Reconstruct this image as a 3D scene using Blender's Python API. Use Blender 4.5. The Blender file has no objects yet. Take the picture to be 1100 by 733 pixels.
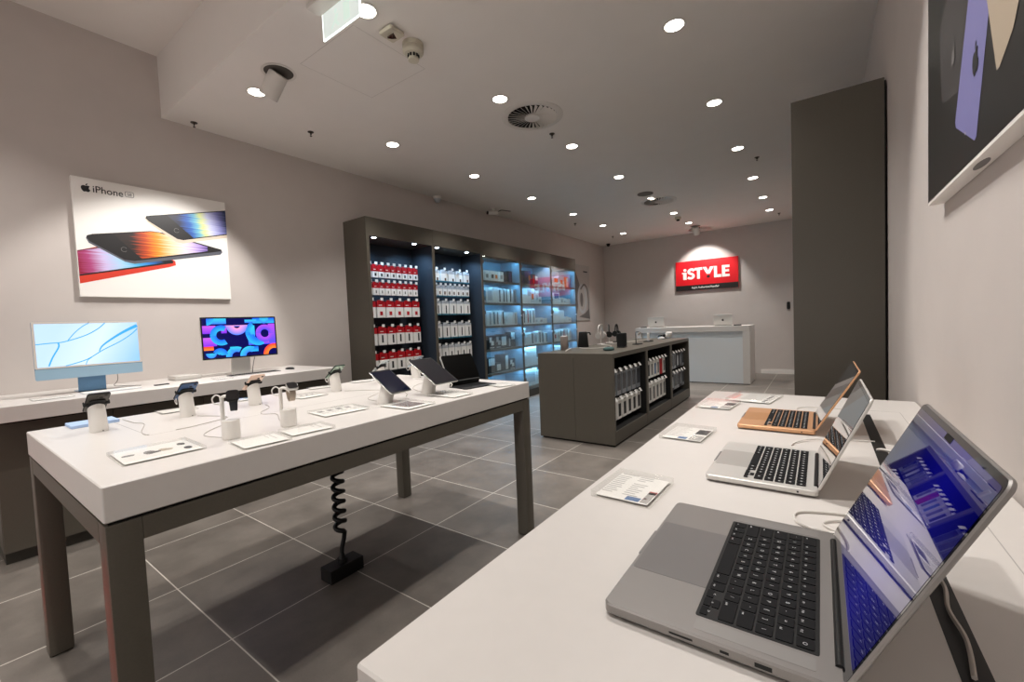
import bpy, bmesh, math, random, re
from mathutils import Vector, Matrix
from mathutils.geometry import tessellate_polygon
random.seed(7)
sc = bpy.context.scene
COL = sc.collection
PI = math.pi
R = math.radians

# ------------------------------------------------------------------ materials
def lin(h):
    h = h.lstrip('#')
    out = []
    for i in (0, 2, 4):
        c = int(h[i:i+2], 16) / 255
        out.append(c / 12.92 if c <= .04045 else ((c + .055) / 1.055) ** 2.4)
    return (*out, 1)

def mat(name, col, rough=.5, metal=0, emit=None, es=0, spec=.5, noise=0, nscale=40, coat=0, bump=0, alpha=1, trans=0, ior=1.45):
    m = bpy.data.materials.new(name)
    m.use_nodes = True
    nt = m.node_tree
    b = nt.nodes['Principled BSDF']
    c = lin(col) if isinstance(col, str) else col
    b.inputs['Base Color'].default_value = c
    b.inputs['Roughness'].default_value = rough
    b.inputs['Metallic'].default_value = metal
    b.inputs['Specular IOR Level'].default_value = spec
    b.inputs['IOR'].default_value = ior
    b.inputs['Coat Weight'].default_value = coat
    b.inputs['Coat Roughness'].default_value = .03
    b.inputs['Transmission Weight'].default_value = trans
    b.inputs['Alpha'].default_value = alpha
    if emit:
        b.inputs['Emission Color'].default_value = lin(emit)
        b.inputs['Emission Strength'].default_value = es
    if noise or bump:
        tc = nt.nodes.new('ShaderNodeTexCoord')
        n = nt.nodes.new('ShaderNodeTexNoise')
        n.inputs['Scale'].default_value = nscale
        n.inputs['Detail'].default_value = 4
        nt.links.new(tc.outputs['Object'], n.inputs['Vector'])
        if noise:
            mp = nt.nodes.new('ShaderNodeMapRange')
            mp.inputs['From Min'].default_value = .3
            mp.inputs['From Max'].default_value = .7
            mp.inputs['To Min'].default_value = 1 - noise
            mp.inputs['To Max'].default_value = 1 + noise
            nt.links.new(n.outputs['Fac'], mp.inputs['Value'])
            mx = nt.nodes.new('ShaderNodeVectorMath'); mx.operation = 'SCALE'
            mx.inputs[0].default_value = c[:3]
            nt.links.new(mp.outputs['Result'], mx.inputs['Scale'])
            nt.links.new(mx.outputs['Vector'], b.inputs['Base Color'])
        if bump:
            bp = nt.nodes.new('ShaderNodeBump')
            bp.inputs['Strength'].default_value = bump
            bp.inputs['Distance'].default_value = .002
            nt.links.new(n.outputs['Fac'], bp.inputs['Height'])
            nt.links.new(bp.outputs['Normal'], b.inputs['Normal'])
    return m

def emis(name, col, s):
    return mat(name, '#000000', .2, emit=col, es=s)

def ramp_mat(name, stops, emit=0, rough=.4, streak=.12, freq=30, axis='X', slant=0):
    """colours that run along the surface's own UV, with streaks across it (printed or displayed gradients)"""
    m = bpy.data.materials.new(name); m.use_nodes = True
    nt = m.node_tree; b = nt.nodes['Principled BSDF']
    uv = nt.nodes.new('ShaderNodeUVMap')
    sep = nt.nodes.new('ShaderNodeSeparateXYZ'); nt.links.new(uv.outputs['UV'], sep.inputs[0])
    a, c = ('X', 'Y') if axis == 'X' else ('Y', 'X')
    n = nt.nodes.new('ShaderNodeTexNoise'); n.noise_dimensions = '1D'
    n.inputs['Scale'].default_value = freq; n.inputs['Detail'].default_value = 2
    nt.links.new(sep.outputs[c], n.inputs['W'])
    mu = nt.nodes.new('ShaderNodeMath'); mu.operation = 'MULTIPLY_ADD'
    mu.inputs[1].default_value = streak; mu.inputs[2].default_value = -streak / 2
    nt.links.new(n.outputs['Fac'], mu.inputs[0])
    ad = nt.nodes.new('ShaderNodeMath'); ad.operation = 'ADD'
    nt.links.new(sep.outputs[a], ad.inputs[0]); nt.links.new(mu.outputs[0], ad.inputs[1])
    sl = nt.nodes.new('ShaderNodeMath'); sl.operation = 'MULTIPLY_ADD'; sl.inputs[1].default_value = slant
    nt.links.new(sep.outputs[c], sl.inputs[0]); nt.links.new(ad.outputs[0], sl.inputs[2])
    r = nt.nodes.new('ShaderNodeValToRGB')
    el = r.color_ramp.elements
    el[0].position, el[0].color = stops[0][0], lin(stops[0][1])
    el[1].position, el[1].color = stops[-1][0], lin(stops[-1][1])
    for p, h in stops[1:-1]:
        e = el.new(p); e.color = lin(h)
    nt.links.new(sl.outputs[0], r.inputs[0])
    b.inputs['Roughness'].default_value = rough
    if emit:
        b.inputs['Base Color'].default_value = (0, 0, 0, 1)
        nt.links.new(r.outputs[0], b.inputs['Emission Color']); b.inputs['Emission Strength'].default_value = emit
    else:
        nt.links.new(r.outputs[0], b.inputs['Base Color'])
    return m

def sheet_glass(name, tint='#ffffff', ior=1.5, rough=.0, dust=0, gloss=1.0, top=1.0):
    """clear pane: what lies behind shows through it, and it mirrors by its own Fresnel"""
    m = bpy.data.materials.new(name); m.use_nodes = True
    nt = m.node_tree; nt.nodes.remove(nt.nodes['Principled BSDF'])
    out = nt.nodes['Material Output']
    t = nt.nodes.new('ShaderNodeBsdfTransparent'); t.inputs['Color'].default_value = lin(tint)
    g = nt.nodes.new('ShaderNodeBsdfGlossy'); g.inputs['Roughness'].default_value = rough
    # Schlick reflectance of a thin pane, the same from either face
    f = nt.nodes.new('ShaderNodeLayerWeight'); f.inputs['Blend'].default_value = .5
    pw = nt.nodes.new('ShaderNodeMath'); pw.operation = 'POWER'; pw.inputs[1].default_value = 5
    nt.links.new(f.outputs['Facing'], pw.inputs[0])
    f0 = ((ior-1)/(ior+1))**2*gloss
    ml = nt.nodes.new('ShaderNodeMath'); ml.operation = 'MULTIPLY_ADD'; ml.inputs[1].default_value = top-f0; ml.inputs[2].default_value = f0
    nt.links.new(pw.outputs[0], ml.inputs[0])
    mx = nt.nodes.new('ShaderNodeMixShader')
    nt.links.new(ml.outputs[0], mx.inputs['Fac'])
    nt.links.new(t.outputs[0], mx.inputs[1]); nt.links.new(g.outputs[0], mx.inputs[2])
    last = mx
    if dust:
        d = nt.nodes.new('ShaderNodeBsdfDiffuse'); d.inputs['Color'].default_value = (.85, .85, .85, 1)
        m2 = nt.nodes.new('ShaderNodeMixShader'); m2.inputs['Fac'].default_value = dust
        nt.links.new(mx.outputs[0], m2.inputs[1]); nt.links.new(d.outputs[0], m2.inputs[2]); last = m2
    nt.links.new(last.outputs[0], out.inputs['Surface'])
    return m

def floor_material():
    m = bpy.data.materials.new('porcelain_tile'); m.use_nodes = True
    nt = m.node_tree; b = nt.nodes['Principled BSDF']; L = nt.links.new
    tc = nt.nodes.new('ShaderNodeTexCoord')
    sep = nt.nodes.new('ShaderNodeSeparateXYZ'); L(tc.outputs['Object'], sep.inputs[0])
    def M(op, a, v=None, w=None):
        n = nt.nodes.new('ShaderNodeMath'); n.operation = op
        for i, x in enumerate((a, v, w)):
            if x is None: continue
            if isinstance(x, (int, float)): n.inputs[i].default_value = x
            else: L(x, n.inputs[i])
        return n.outputs[0]
    def axis(o, off, per):
        u = M('DIVIDE', M('SUBTRACT', o, off), per)
        fr = M('FRACT', u)
        d = M('MULTIPLY', M('MINIMUM', fr, M('SUBTRACT', 1.0, fr)), per)
        return M('FLOOR', u), d
    ix, dx = axis(sep.outputs['X'], -2.807, .676)
    iy, dy = axis(sep.outputs['Y'], .745, .6245)
    grout = M('LESS_THAN', M('MINIMUM', dx, dy), .0028)
    cmb = nt.nodes.new('ShaderNodeCombineXYZ'); L(ix, cmb.inputs[0]); L(iy, cmb.inputs[1])
    wn = nt.nodes.new('ShaderNodeTexWhiteNoise'); L(cmb.outputs[0], wn.inputs['Vector'])
    # clouding within each tile, shifted from tile to tile
    vm = nt.nodes.new('ShaderNodeVectorMath'); vm.operation = 'MULTIPLY_ADD'
    L(wn.outputs['Color'], vm.inputs[0]); vm.inputs[1].default_value = (9, 9, 9); L(tc.outputs['Object'], vm.inputs[2])
    n1 = nt.nodes.new('ShaderNodeTexNoise'); n1.inputs['Scale'].default_value = 3.2; n1.inputs['Detail'].default_value = 7
    n1.inputs['Roughness'].default_value = .62
    L(vm.outputs[0], n1.inputs['Vector'])
    n2 = nt.nodes.new('ShaderNodeTexNoise'); n2.inputs['Scale'].default_value = 160; L(tc.outputs['Object'], n2.inputs['Vector'])
    v = M('ADD', M('MULTIPLY', n1.outputs['Fac'], .75), M('ADD', M('MULTIPLY', n2.outputs['Fac'], .12), M('MULTIPLY', wn.outputs['Value'], .06)))
    r = nt.nodes.new('ShaderNodeValToRGB'); L(v, r.inputs[0])
    r.color_ramp.elements[0].position = .28; r.color_ramp.elements[0].color = lin('#5d5751')
    r.color_ramp.elements[1].position = .72; r.color_ramp.elements[1].color = lin('#857d75')
    mx = nt.nodes.new('ShaderNodeMix'); mx.data_type = 'RGBA'
    L(grout, mx.inputs['Factor']); L(r.outputs[0], mx.inputs['A']); mx.inputs['B'].default_value = lin('#ccc6bc')
    L(mx.outputs['Result'], b.inputs['Base Color'])
    rr = M('ADD', M('MULTIPLY', n1.outputs['Fac'], .2), .34)
    L(rr, b.inputs['Roughness'])
    return m

M = {}
M['floor'] = floor_material()
M['wall'] = mat('wall_paint', '#c8c0bb', .9, noise=.015, nscale=6, spec=.2)
M['ceiling'] = mat('ceiling_paint', '#e8e3de', .9, noise=.01, nscale=4, spec=.2)
M['white_paint'] = mat('white_paint', '#e8e4df', .6)
M['solid_white'] = mat('solid_surface_white', '#d0cbc6', .36, noise=.01, nscale=30)
M['taupe'] = mat('taupe_laminate', '#58534a', .42, noise=.05, nscale=180)
M['taupe_dark'] = mat('dark_taupe_laminate', '#3b3832', .5, noise=.05, nscale=180)
M['black'] = mat('black_plastic', '#0c0c0c', .5)
M['softblack'] = mat('soft_black', '#161616', .75)
M['gap'] = mat('shadow_gap_black', '#080706', .9)
M['navy_panel'] = mat('pegboard_navy', '#2a3038', .6)
M['blue_grey_panel'] = mat('blue_grey_backing', '#8e9aa4', .5)
M['white'] = mat('white_plastic', '#e6e2dc', .35)
M['card'] = mat('white_card', '#e9e6e1', .6)
M['ink'] = mat('grey_ink', '#a9a5a1', .7)
M['ink_dark'] = mat('dark_ink', '#242426', .6)
M['red'] = mat('red_print', '#b30d1a', .5)
M['sign_red'] = mat('sign_red', '#e01420', .45)
M['red_phone'] = mat('red_print_edge', '#d23a25', .5)
M['blue_print'] = mat('blue_print', '#4d6c96', .6)
M['orange_print'] = mat('orange_print', '#e07a2c', .6)
M['purple_print'] = mat('purple_print', '#5d3a63', .6)
M['teal_print'] = mat('teal_print', '#2b6f83', .6)
M['brown_print'] = mat('brown_print', '#5a4134', .6)
M['greybox'] = mat('charcoal_card', '#2a2c30', .5)
M['palegrey'] = mat('pale_grey_card', '#b9bcc0', .5)
M['pouch'] = mat('grey_pouch', '#868a8f', .25)
M['greypouch_dark'] = mat('smoked_pouch', '#4a4d52', .25)
M['alu'] = mat('silver_aluminium', '#cfcdc9', .38, 1)
M['alu_shell'] = mat('silver_shell', '#cfccc7', .42, .4)
M['space_grey'] = mat('space_grey_aluminium', '#918d8a', .42, .55)
M['gold'] = mat('gold_aluminium', '#d3a27a', .4, .45)
M['trackpad'] = mat('trackpad_glass', '#b5b2ad', .35, .3)
M['trackpad_dark'] = mat('trackpad_grey_glass', '#807d7c', .35, .4)
M['trackpad_gold'] = mat('trackpad_gold_glass', '#c89468', .35, .4)
M['key'] = mat('key_black', '#0e0e10', .7, spec=.25)
M['legend'] = mat('key_legend_white', '#bdbdbd', .6)
M['screen_off'] = mat('dark_display_glass', '#04040a', .03, spec=.9, coat=.6)
M['screen_ipad'] = mat('tablet_display_glass', '#070a18', .05, emit='#0b1030', es=.25, spec=.7)
M['screen_ipad_grey'] = mat('tablet_display_grey', '#17161a', .12, emit='#2c2a30', es=.2, spec=.6)
M['screen_lap'] = ramp_mat('laptop_display', [(0, '#1d1648'), (.35, '#0a0a86'), (.7, '#1a18b0'), (1, '#090970')], emit=.36, rough=.02, streak=.1, freq=3)
M['screen_lap2'] = ramp_mat('laptop_display_dim', [(0, '#2a2a3c'), (.5, '#3c4656'), (1, '#566270')], emit=.12, rough=.02, streak=.1, freq=3, axis='Y')
for k in ('screen_lap', 'screen_lap2'):
    b = M[k].node_tree.nodes['Principled BSDF']; b.inputs['Specular IOR Level'].default_value = .8; b.inputs['Coat Weight'].default_value = 1; b.inputs['Coat Roughness'].default_value = .01; b.inputs['Coat IOR'].default_value = 1.55
M['imac_blue'] = mat('pale_blue_aluminium', '#9dbdd2', .4, .3)
M['imac_blue_dark'] = mat('blue_aluminium', '#5f84a6', .35, .6)
M['bezel_white'] = mat('light_grey_bezel', '#cfc8c0', .4)
M['imac_screen'] = ramp_mat('pale_blue_wallpaper', [(0, '#bcd8f8'), (.45, '#d2e6fb'), (1, '#8cc0f8')], emit=.95, rough=.1, streak=.05, freq=2, slant=-.25)
M['imac_line'] = emis('wallpaper_blue_line', '#3fa6ee', .95)
M['glass_door'] = sheet_glass('door_glass', '#f4fbfc', 2.2)
M['acrylic'] = sheet_glass('clear_acrylic', '#fdfdfc', 1.45, .06, dust=.05, top=.55)
M['glass_exit'] = mat('lit_acrylic_panel', '#dfe8e4', .15, emit='#e0ece8', es=.42)
M['exit_green'] = mat('pale_green_pictogram', '#d3e6da', .2, emit='#d2e6da', es=.5)
M['exit_edge'] = emis('lit_edge', '#f4fff8', 2.2)
M['lamp'] = emis('lamp_lens', '#fff6ea', 14)
M['led'] = emis('cool_led_strip', '#6cc8ff', 3)
M['ledspot'] = emis('cool_led_spot', '#d8ecff', 16)
M['metal_grey'] = mat('grey_metal', '#77716a', .45, .6)
M['trim_white'] = mat('white_enamel', '#d9d4ce', .5)
M['det_cream'] = mat('detector_cream', '#cfc9b8', .5)
M['cable_white'] = mat('white_cable', '#d8d4ce', .5)
M['cable_grey'] = mat('grey_cable', '#b3aca4', .6)
M['phone_graphite'] = mat('graphite_back', '#45423d', .35, .4)
M['phone_blue'] = mat('blue_phone_back', '#3c5a84', .3, .4)
M['phone_pink'] = mat('blush_phone_back', '#e2c6b4', .35, .2)
M['phone_green'] = mat('green_phone_back', '#9fb3a2', .3, .2)
M['phone_dkgreen'] = mat('dark_green_edge', '#22392e', .35, .3)
M['phone_silver'] = mat('silver_phone_back', '#b8c2c4', .3, .3)
M['phone_sky'] = mat('pale_blue_phone_back', '#b4c4d6', .3, .3)
M['strap_navy'] = mat('navy_strap', '#1c2128', .6)
M['strap_beige'] = mat('beige_strap', '#b4a595', .6)
M['tray_card'] = mat('pale_card', '#cfcac4', .6)
M['blue_card'] = mat('light_blue_card', '#a9c3e8', .5)
M['pink_fabric'] = mat('pink_grey_fabric', '#857a74', .9, noise=.1, nscale=400)
M['teal_fabric'] = mat('teal_grey_fabric', '#3f5856', .9, noise=.1, nscale=400)
M['charcoal_fabric'] = mat('charcoal_fabric', '#0e0e0f', .85, noise=.2, nscale=500)
M['sprink'] = mat('dull_bronze', '#3d352c', .4, .6)
M['sign_black'] = mat('sign_black_strip', '#1d1a18', .5)
M['sign_white'] = mat('sign_white', '#f4f1ec', .5)
M['desk_grey'] = mat('pale_blue_grey_panel', '#d6dadc', .45)
M['poster_white'] = mat('poster_white', '#eeeae5', .5)
M['poster_black'] = mat('poster_black', '#1c1b1a', .38)
M['phone_grey_edge'] = mat('printed_grey_edge', '#5a5c66', .45)
M['phone_cream_edge'] = mat('printed_cream_edge', '#d9c8b4', .45)
M['print_black'] = mat('printed_black', '#1a1718', .45)
M['lilac'] = mat('printed_lilac', '#7f7db2', .4)
M['grey_print'] = mat('printed_dark_grey', '#3e3b3c', .4)
M['tan_print'] = mat('printed_champagne', '#b9a994', .4)
M['mid_grey_print'] = mat('printed_mid_grey', '#6d6a69', .5)
M['lt_grey_print'] = mat('printed_light_grey', '#b4afab', .5)
M['scr_a'] = ramp_mat('printed_orange_screen', [(0, '#1d1412'), (.16, '#2a1a14'), (.28, '#c2461a'), (.42, '#f39a2a'), (.55, '#f5d9b0'), (.72, '#e6d6e8'), (.88, '#a58ccf'), (1, '#3a2a78')], streak=.2, freq=26, slant=.0)
M['scr_b'] = ramp_mat('printed_blue_screen', [(0, '#101018'), (.2, '#141c3c'), (.36, '#2a5cb0'), (.48, '#6fb4c8'), (.56, '#d8e08a'), (.68, '#c8ccec'), (.85, '#8d8fd0'), (1, '#22345c')], streak=.2, freq=26)
M['scr_c'] = ramp_mat('printed_red_screen', [(0, '#8e1230'), (.14, '#b04a80'), (.28, '#cfc0ea'), (.45, '#a8d4f0'), (.6, '#4fb4e4'), (.76, '#2a78c8'), (.92, '#16264a'), (1, '#101018')], streak=.2, freq=26)
def srm(n, a, b, e=1.0): return ramp_mat(n, [(0, a), (1, b)], emit=e, rough=.08, streak=0)
M['w_navy'] = emis('wallpaper_navy', '#0a0a4e', 1)
M['w_blue'] = srm('wallpaper_blue', '#1f5cff', '#2fb0ff')
M['w_cyan'] = srm('wallpaper_cyan', '#35c4e8', '#3a76ff')
M['w_purple'] = srm('wallpaper_purple', '#b04cf0', '#4a4cff')
M['w_violet'] = srm('wallpaper_violet', '#c058e0', '#7a30e8')
M['w_pink'] = srm('wallpaper_pink', '#f09ac8', '#3f7cff')
M['w_orange'] = srm('wallpaper_orange', '#ff2a3c', '#ff8a2a')

# ------------------------------------------------------------------ mesh helpers
class B:
    """collects faces of one mesh"""
    def __init__(s): s.v, s.f, s.m, s.uv = [], [], [], {}
    def add(s, vs, fs, mi=0):
        o = len(s.v); s.v += [tuple(v) for v in vs]
        for f in fs: s.f.append(tuple(i + o for i in f)); s.m.append(mi)
    def box(s, x0, x1, y0, y1, z0, z1, mi=0, bev=0):
        if bev:
            return s.prism(rrect((x0+x1)/2, (y0+y1)/2, x1-x0, y1-y0, bev, 2), z0, z1, mi=mi, ch=bev*.7)
        s.add([(x0,y0,z0),(x1,y0,z0),(x1,y1,z0),(x0,y1,z0),(x0,y0,z1),(x1,y0,z1),(x1,y1,z1),(x0,y1,z1)],
              [(0,3,2,1),(4,5,6,7),(0,1,5,4),(1,2,6,5),(2,3,7,6),(3,0,4,7)], mi)
    def prism(s, pts, z0, z1, mi=0, ch=0, xf=None, pts_top=None):
        """outline (x,y) extruded from z0 to z1; ch shrinks the rims (rounded edge)"""
        cx = sum(p[0] for p in pts)/len(pts); cy = sum(p[1] for p in pts)/len(pts)
        def ins(P, c):
            n = len(P); out = []
            for i in range(n):
                a, b, d = Vector(P[i-1]), Vector(P[i]), Vector(P[(i+1) % n])
                e1, e2 = (b-a), (d-b)
                if e1.length < 1e-9 or e2.length < 1e-9: out.append(tuple(b)); continue
                n1 = Vector((-e1.y, e1.x)).normalized(); n2 = Vector((-e2.y, e2.x)).normalized()
                k = n1 + n2
                k = k / max(.25, 1 + n1.dot(n2))
                out.append(tuple(b + k * c))
            return out
        if ch:
            rings = [(ins(pts, ch), z0), (pts, z0+ch), (pts, z1-ch), (ins(pts, ch), z1)]
        else:
            rings = [(pts, z0), (pts_top or pts, z1)]
        n = len(pts); vs = []
        for P, z in rings: vs += [(p[0], p[1], z) for p in P]
        if xf: vs = [xf(*v) for v in vs]
        fs = []
        for r in range(len(rings)-1):
            for i in range(n):
                j = (i+1) % n
                fs.append((r*n+i, r*n+j, (r+1)*n+j, (r+1)*n+i))
        last = (len(rings)-1)*n
        tri = tessellate_polygon([[Vector((p[0], p[1], 0)) for p in rings[0][0]]])
        def up(t):
            P = rings[0][0]; a, b, c = (P[i] for i in t)
            return t if (b[0]-a[0])*(c[1]-a[1])-(b[1]-a[1])*(c[0]-a[0]) > 0 else t[::-1]
        convex = n <= 64 and all((Vector(pts[i])-Vector(pts[i-1])).cross(Vector(pts[(i+1) % n])-Vector(pts[i])) > -1e-12 for i in range(n))
        if convex:
            fs.append(tuple(range(n-1, -1, -1))); fs.append(tuple(last+i for i in range(n)))
        else:
            for t in tri:
                t = up(t); fs.append(t[::-1]); fs.append(tuple(last+i for i in t))
        s.add(vs, fs, mi)
    def poly(s, pts3, mi=0, uv=None):
        o = len(s.f)
        s.add(pts3, [tuple(range(len(pts3)))], mi)
        if uv: s.uv[o] = uv
    def flat(s, pts, xf, mi=0, uvf=None):
        """flat, possibly concave outline (x,y) placed with xf(x,y)"""
        for t in tessellate_polygon([[Vector((p[0], p[1], 0)) for p in pts]]):
            a, b, c = (pts[i] for i in t)
            if (b[0]-a[0])*(c[1]-a[1])-(b[1]-a[1])*(c[0]-a[0]) < 0: t = t[::-1]
            o = len(s.f)
            s.add([xf(*pts[i]) for i in t], [(0, 1, 2)], mi)
            if uvf: s.uv[o] = [uvf(*pts[i]) for i in t]
    def cyl(s, c, r, h, axis='z', n=24, mi=0, r2=None, cap=True):
        r2 = r if r2 is None else r2
        vs = []
        for k, (rr, t) in enumerate(((r, 0), (r2, h))):
            for i in range(n):
                a = 2*PI*i/n; u, v = rr*math.cos(a), rr*math.sin(a)
                vs.append({'z': (c[0]+u, c[1]+v, c[2]+t), 'x': (c[0]+t, c[1]+u, c[2]+v), 'y': (c[0]+v, c[1]+t, c[2]+u)}[axis])
        fs = [(i, (i+1) % n, n+(i+1) % n, n+i) for i in range(n)]
        if cap: fs += [tuple(range(n-1, -1, -1)), tuple(range(n, 2*n))]
        s.add(vs, fs, mi)
    def lathe(s, prof, c=(0,0,0), n=32, mi=0, sx=1, sy=1):
        vs = []
        for r, z in prof:
            for i in range(n):
                a = 2*PI*i/n; vs.append((c[0]+r*sx*math.cos(a), c[1]+r*sy*math.sin(a), c[2]+z))
        fs = []
        for k in range(len(prof)-1):
            for i in range(n):
                j = (i+1) % n; fs.append((k*n+i, k*n+j, (k+1)*n+j, (k+1)*n+i))
        if prof[0][0] > 1e-6: fs.append(tuple(range(n-1, -1, -1)))
        if prof[-1][0] > 1e-6: fs.append(tuple((len(prof)-1)*n+i for i in range(n)))
        s.add(vs, fs, mi)
    def tube(s, path, r, n=8, mi=0, smooth=0, cap=True):
        P = [Vector(p) for p in path]
        if smooth:
            Q = []
            for i in range(len(P)-1):
                p0, p1, p2, p3 = P[max(i-1, 0)], P[i], P[i+1], P[min(i+2, len(P)-1)]
                for k in range(smooth):
                    t = k/smooth
                    Q.append(.5*((2*p1)+(p2-p0)*t+(2*p0-5*p1+4*p2-p3)*t*t+(3*p1-p0-3*p2+p3)*t**3))
            P = Q + [P[-1]]
        N = len(P); vs = []; up = None
        for i in range(N):
            d = (P[min(i+1, N-1)]-P[max(i-1, 0)])
            if d.length < 1e-9: d = Vector((0, 0, 1))
            d.normalize()
            if up is None:
                up = d.orthogonal().normalized()
            else:
                up = up - d*up.dot(d)
                up = up.normalized() if up.length > 1e-6 else d.orthogonal().normalized()
            w = d.cross(up)
            rr = r[i*len(r)//N] if isinstance(r, (list, tuple)) else r
            for k in range(n):
                a = 2*PI*k/n; vs.append(P[i]+rr*(math.cos(a)*up+math.sin(a)*w))
        fs = [(i*n+k, i*n+(k+1) % n, (i+1)*n+(k+1) % n, (i+1)*n+k) for i in range(N-1) for k in range(n)]
        if cap: fs += [tuple(range(n-1, -1, -1)), tuple((N-1)*n+k for k in range(n))]
        s.add(vs, fs, mi)
    def text(s, string, size, xf, mi=0, bold=0, align='LEFT', width=None):
        cu = bpy.data.curves.new('t', 'FONT'); cu.body = string; cu.size = size; cu.offset = bold; cu.align_x = align
        cu.resolution_u = 4
        ob = bpy.data.objects.new('t', cu)
        me = ob.to_mesh()
        vs = [v.co.copy() for v in me.vertices]; fs = [tuple(p.vertices) for p in me.polygons]
        ob.to_mesh_clear(); bpy.data.objects.remove(ob); bpy.data.curves.remove(cu)
        if width:
            lo, hi = min(v.x for v in vs), max(v.x for v in vs)
            for v in vs: v.x *= width/(hi-lo)
        s.add([xf(v.x, v.y) for v in vs], fs, mi)

def rrect(cx, cy, w, d, r, n=4):
    r = min(r, w/2-1e-5, d/2-1e-5); out = []
    for k, (sx, sy) in enumerate(((1,-1),(1,1),(-1,1),(-1,-1))):
        for i in range(n+1):
            a = -PI/2 + k*PI/2 + (PI/2)*i/n
            out.append((cx+sx*(w/2-r)+r*math.cos(a), cy+sy*(d/2-r)+r*math.sin(a)))
    return out
def ell(cx, cy, a, b, n=28): return [(cx+a*math.cos(2*PI*i/n), cy+b*math.sin(2*PI*i/n)) for i in range(n)]
def sector(cx, cy, r0, r1, a0, a1, n=20):
    o = [(cx+r1*math.cos(R(a0+(a1-a0)*i/n)), cy+r1*math.sin(R(a0+(a1-a0)*i/n))) for i in range(n+1)]
    i_ = [(cx+r0*math.cos(R(a1+(a0-a1)*i/n)), cy+r0*math.sin(R(a1+(a0-a1)*i/n))) for i in range(n+1)]
    return o + i_

def mesh_of(name, b, mats, smooth=None):
    me = bpy.data.meshes.new(name)
    me.from_pydata(b.v, [], b.f)
    mats = mats if isinstance(mats, (list, tuple)) else [mats]
    for m in mats: me.materials.append(M[m] if isinstance(m, str) else m)
    for i, p in enumerate(me.polygons): p.material_index = b.m[i]
    if b.uv:
        uv = me.uv_layers.new(name='UVMap')
        for fi, co in b.uv.items():
            for li, c in zip(me.polygons[fi].loop_indices, co): uv.data[li].uv = c
    me.validate()
    if smooth:
        for p in me.polygons: p.use_smooth = True
        me.set_sharp_from_angle(angle=R(smooth))
    return me

def obj(name, b, mats, parent=None, smooth=None, label=None):
    me = b if isinstance(b, bpy.types.Mesh) else mesh_of(name, b, mats, smooth)
    o = bpy.data.objects.new(name, me); COL.objects.link(o)
    if parent: o.parent = parent
    if label: o['label'] = label
    return o
def tag(o, label, cat, group=None, kind=None):
    o['label'] = label; o['category'] = cat
    if group: o['group'] = group
    if kind: o['kind'] = kind
    return o
def thing(name, label, cat, loc=(0,0,0), rz=0, group=None):
    o = bpy.data.objects.new(name, None); COL.objects.link(o)
    o.empty_display_size = .05
    o.location = loc; o.rotation_euler = (0, 0, rz)
    return tag(o, label, cat, group)
def struct(name, b, m):
    o = obj(name, b, m); o['kind'] = 'structure'; return o
def kids(o): return [c for c in bpy.data.objects if c.parent == o]
def dup(root, loc, label, group=None, rz=None, children=None):
    r = root.copy(); COL.objects.link(r); r.location = loc
    if rz is not None: r.rotation_euler = (0, 0, rz)
    r['label'] = label
    if group: r['group'] = group
    for ch in (children if children is not None else kids(root)):
        c = ch.copy(); COL.objects.link(c); c.parent = r
        for g in kids(ch):
            d = g.copy(); COL.objects.link(d); d.parent = c
    return r
ORD = ['first', 'second', 'third', 'fourth', 'fifth', 'sixth', 'seventh', 'eighth', 'ninth', 'tenth', 'eleventh', 'twelfth']

APPLE = "M12.152 6.896c-.948 0-2.415-1.078-3.96-1.04-2.04.027-3.91 1.183-4.961 3.014-2.117 3.675-.546 9.103 1.519 12.09 1.013 1.454 2.208 3.09 3.792 3.039 1.52-.065 2.09-.987 3.935-.987 1.831 0 2.35.987 3.96.948 1.637-.026 2.676-1.48 3.676-2.948 1.156-1.688 1.636-3.325 1.662-3.415-.039-.013-3.182-1.221-3.22-4.857-.026-3.04 2.48-4.494 2.597-4.559-1.429-2.09-3.623-2.324-4.39-2.376-2-.156-3.675 1.09-4.61 1.09zM15.53 3.83c.843-1.012 1.4-2.427 1.245-3.83-1.207.052-2.662.805-3.532 1.818-.78.896-1.454 2.338-1.273 3.714 1.338.104 2.715-.688 3.559-1.701"
def apple_outlines(h):
    out = []
    for sub in APPLE.split('M')[1:]:
        head, *segs = sub.replace('z', '').split('c')
        nums = lambda t: [float(x) for x in re.findall(r'-?(?:\d+\.\d+|\.\d+|\d+)', t)]
        p = nums(head); cur = Vector((p[0], p[1])); pts = []
        v = nums(segs[0])
        for i in range(0, len(v)-5, 6):
            c1 = cur+Vector(v[i:i+2]); c2 = cur+Vector(v[i+2:i+4]); e = cur+Vector(v[i+4:i+6])
            for k in range(6):
                t = k/6
                pts.append((1-t)**3*cur+3*(1-t)**2*t*c1+3*(1-t)*t*t*c2+t**3*e)
            cur = e
        s = h/24
        out.append([((q.x-12)*s, (12-q.y)*s) for q in pts])
    return out
def apple(b, h, xf, mi=0):
    for o in apple_outlines(h):
        b.flat(o, xf, mi)

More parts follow.
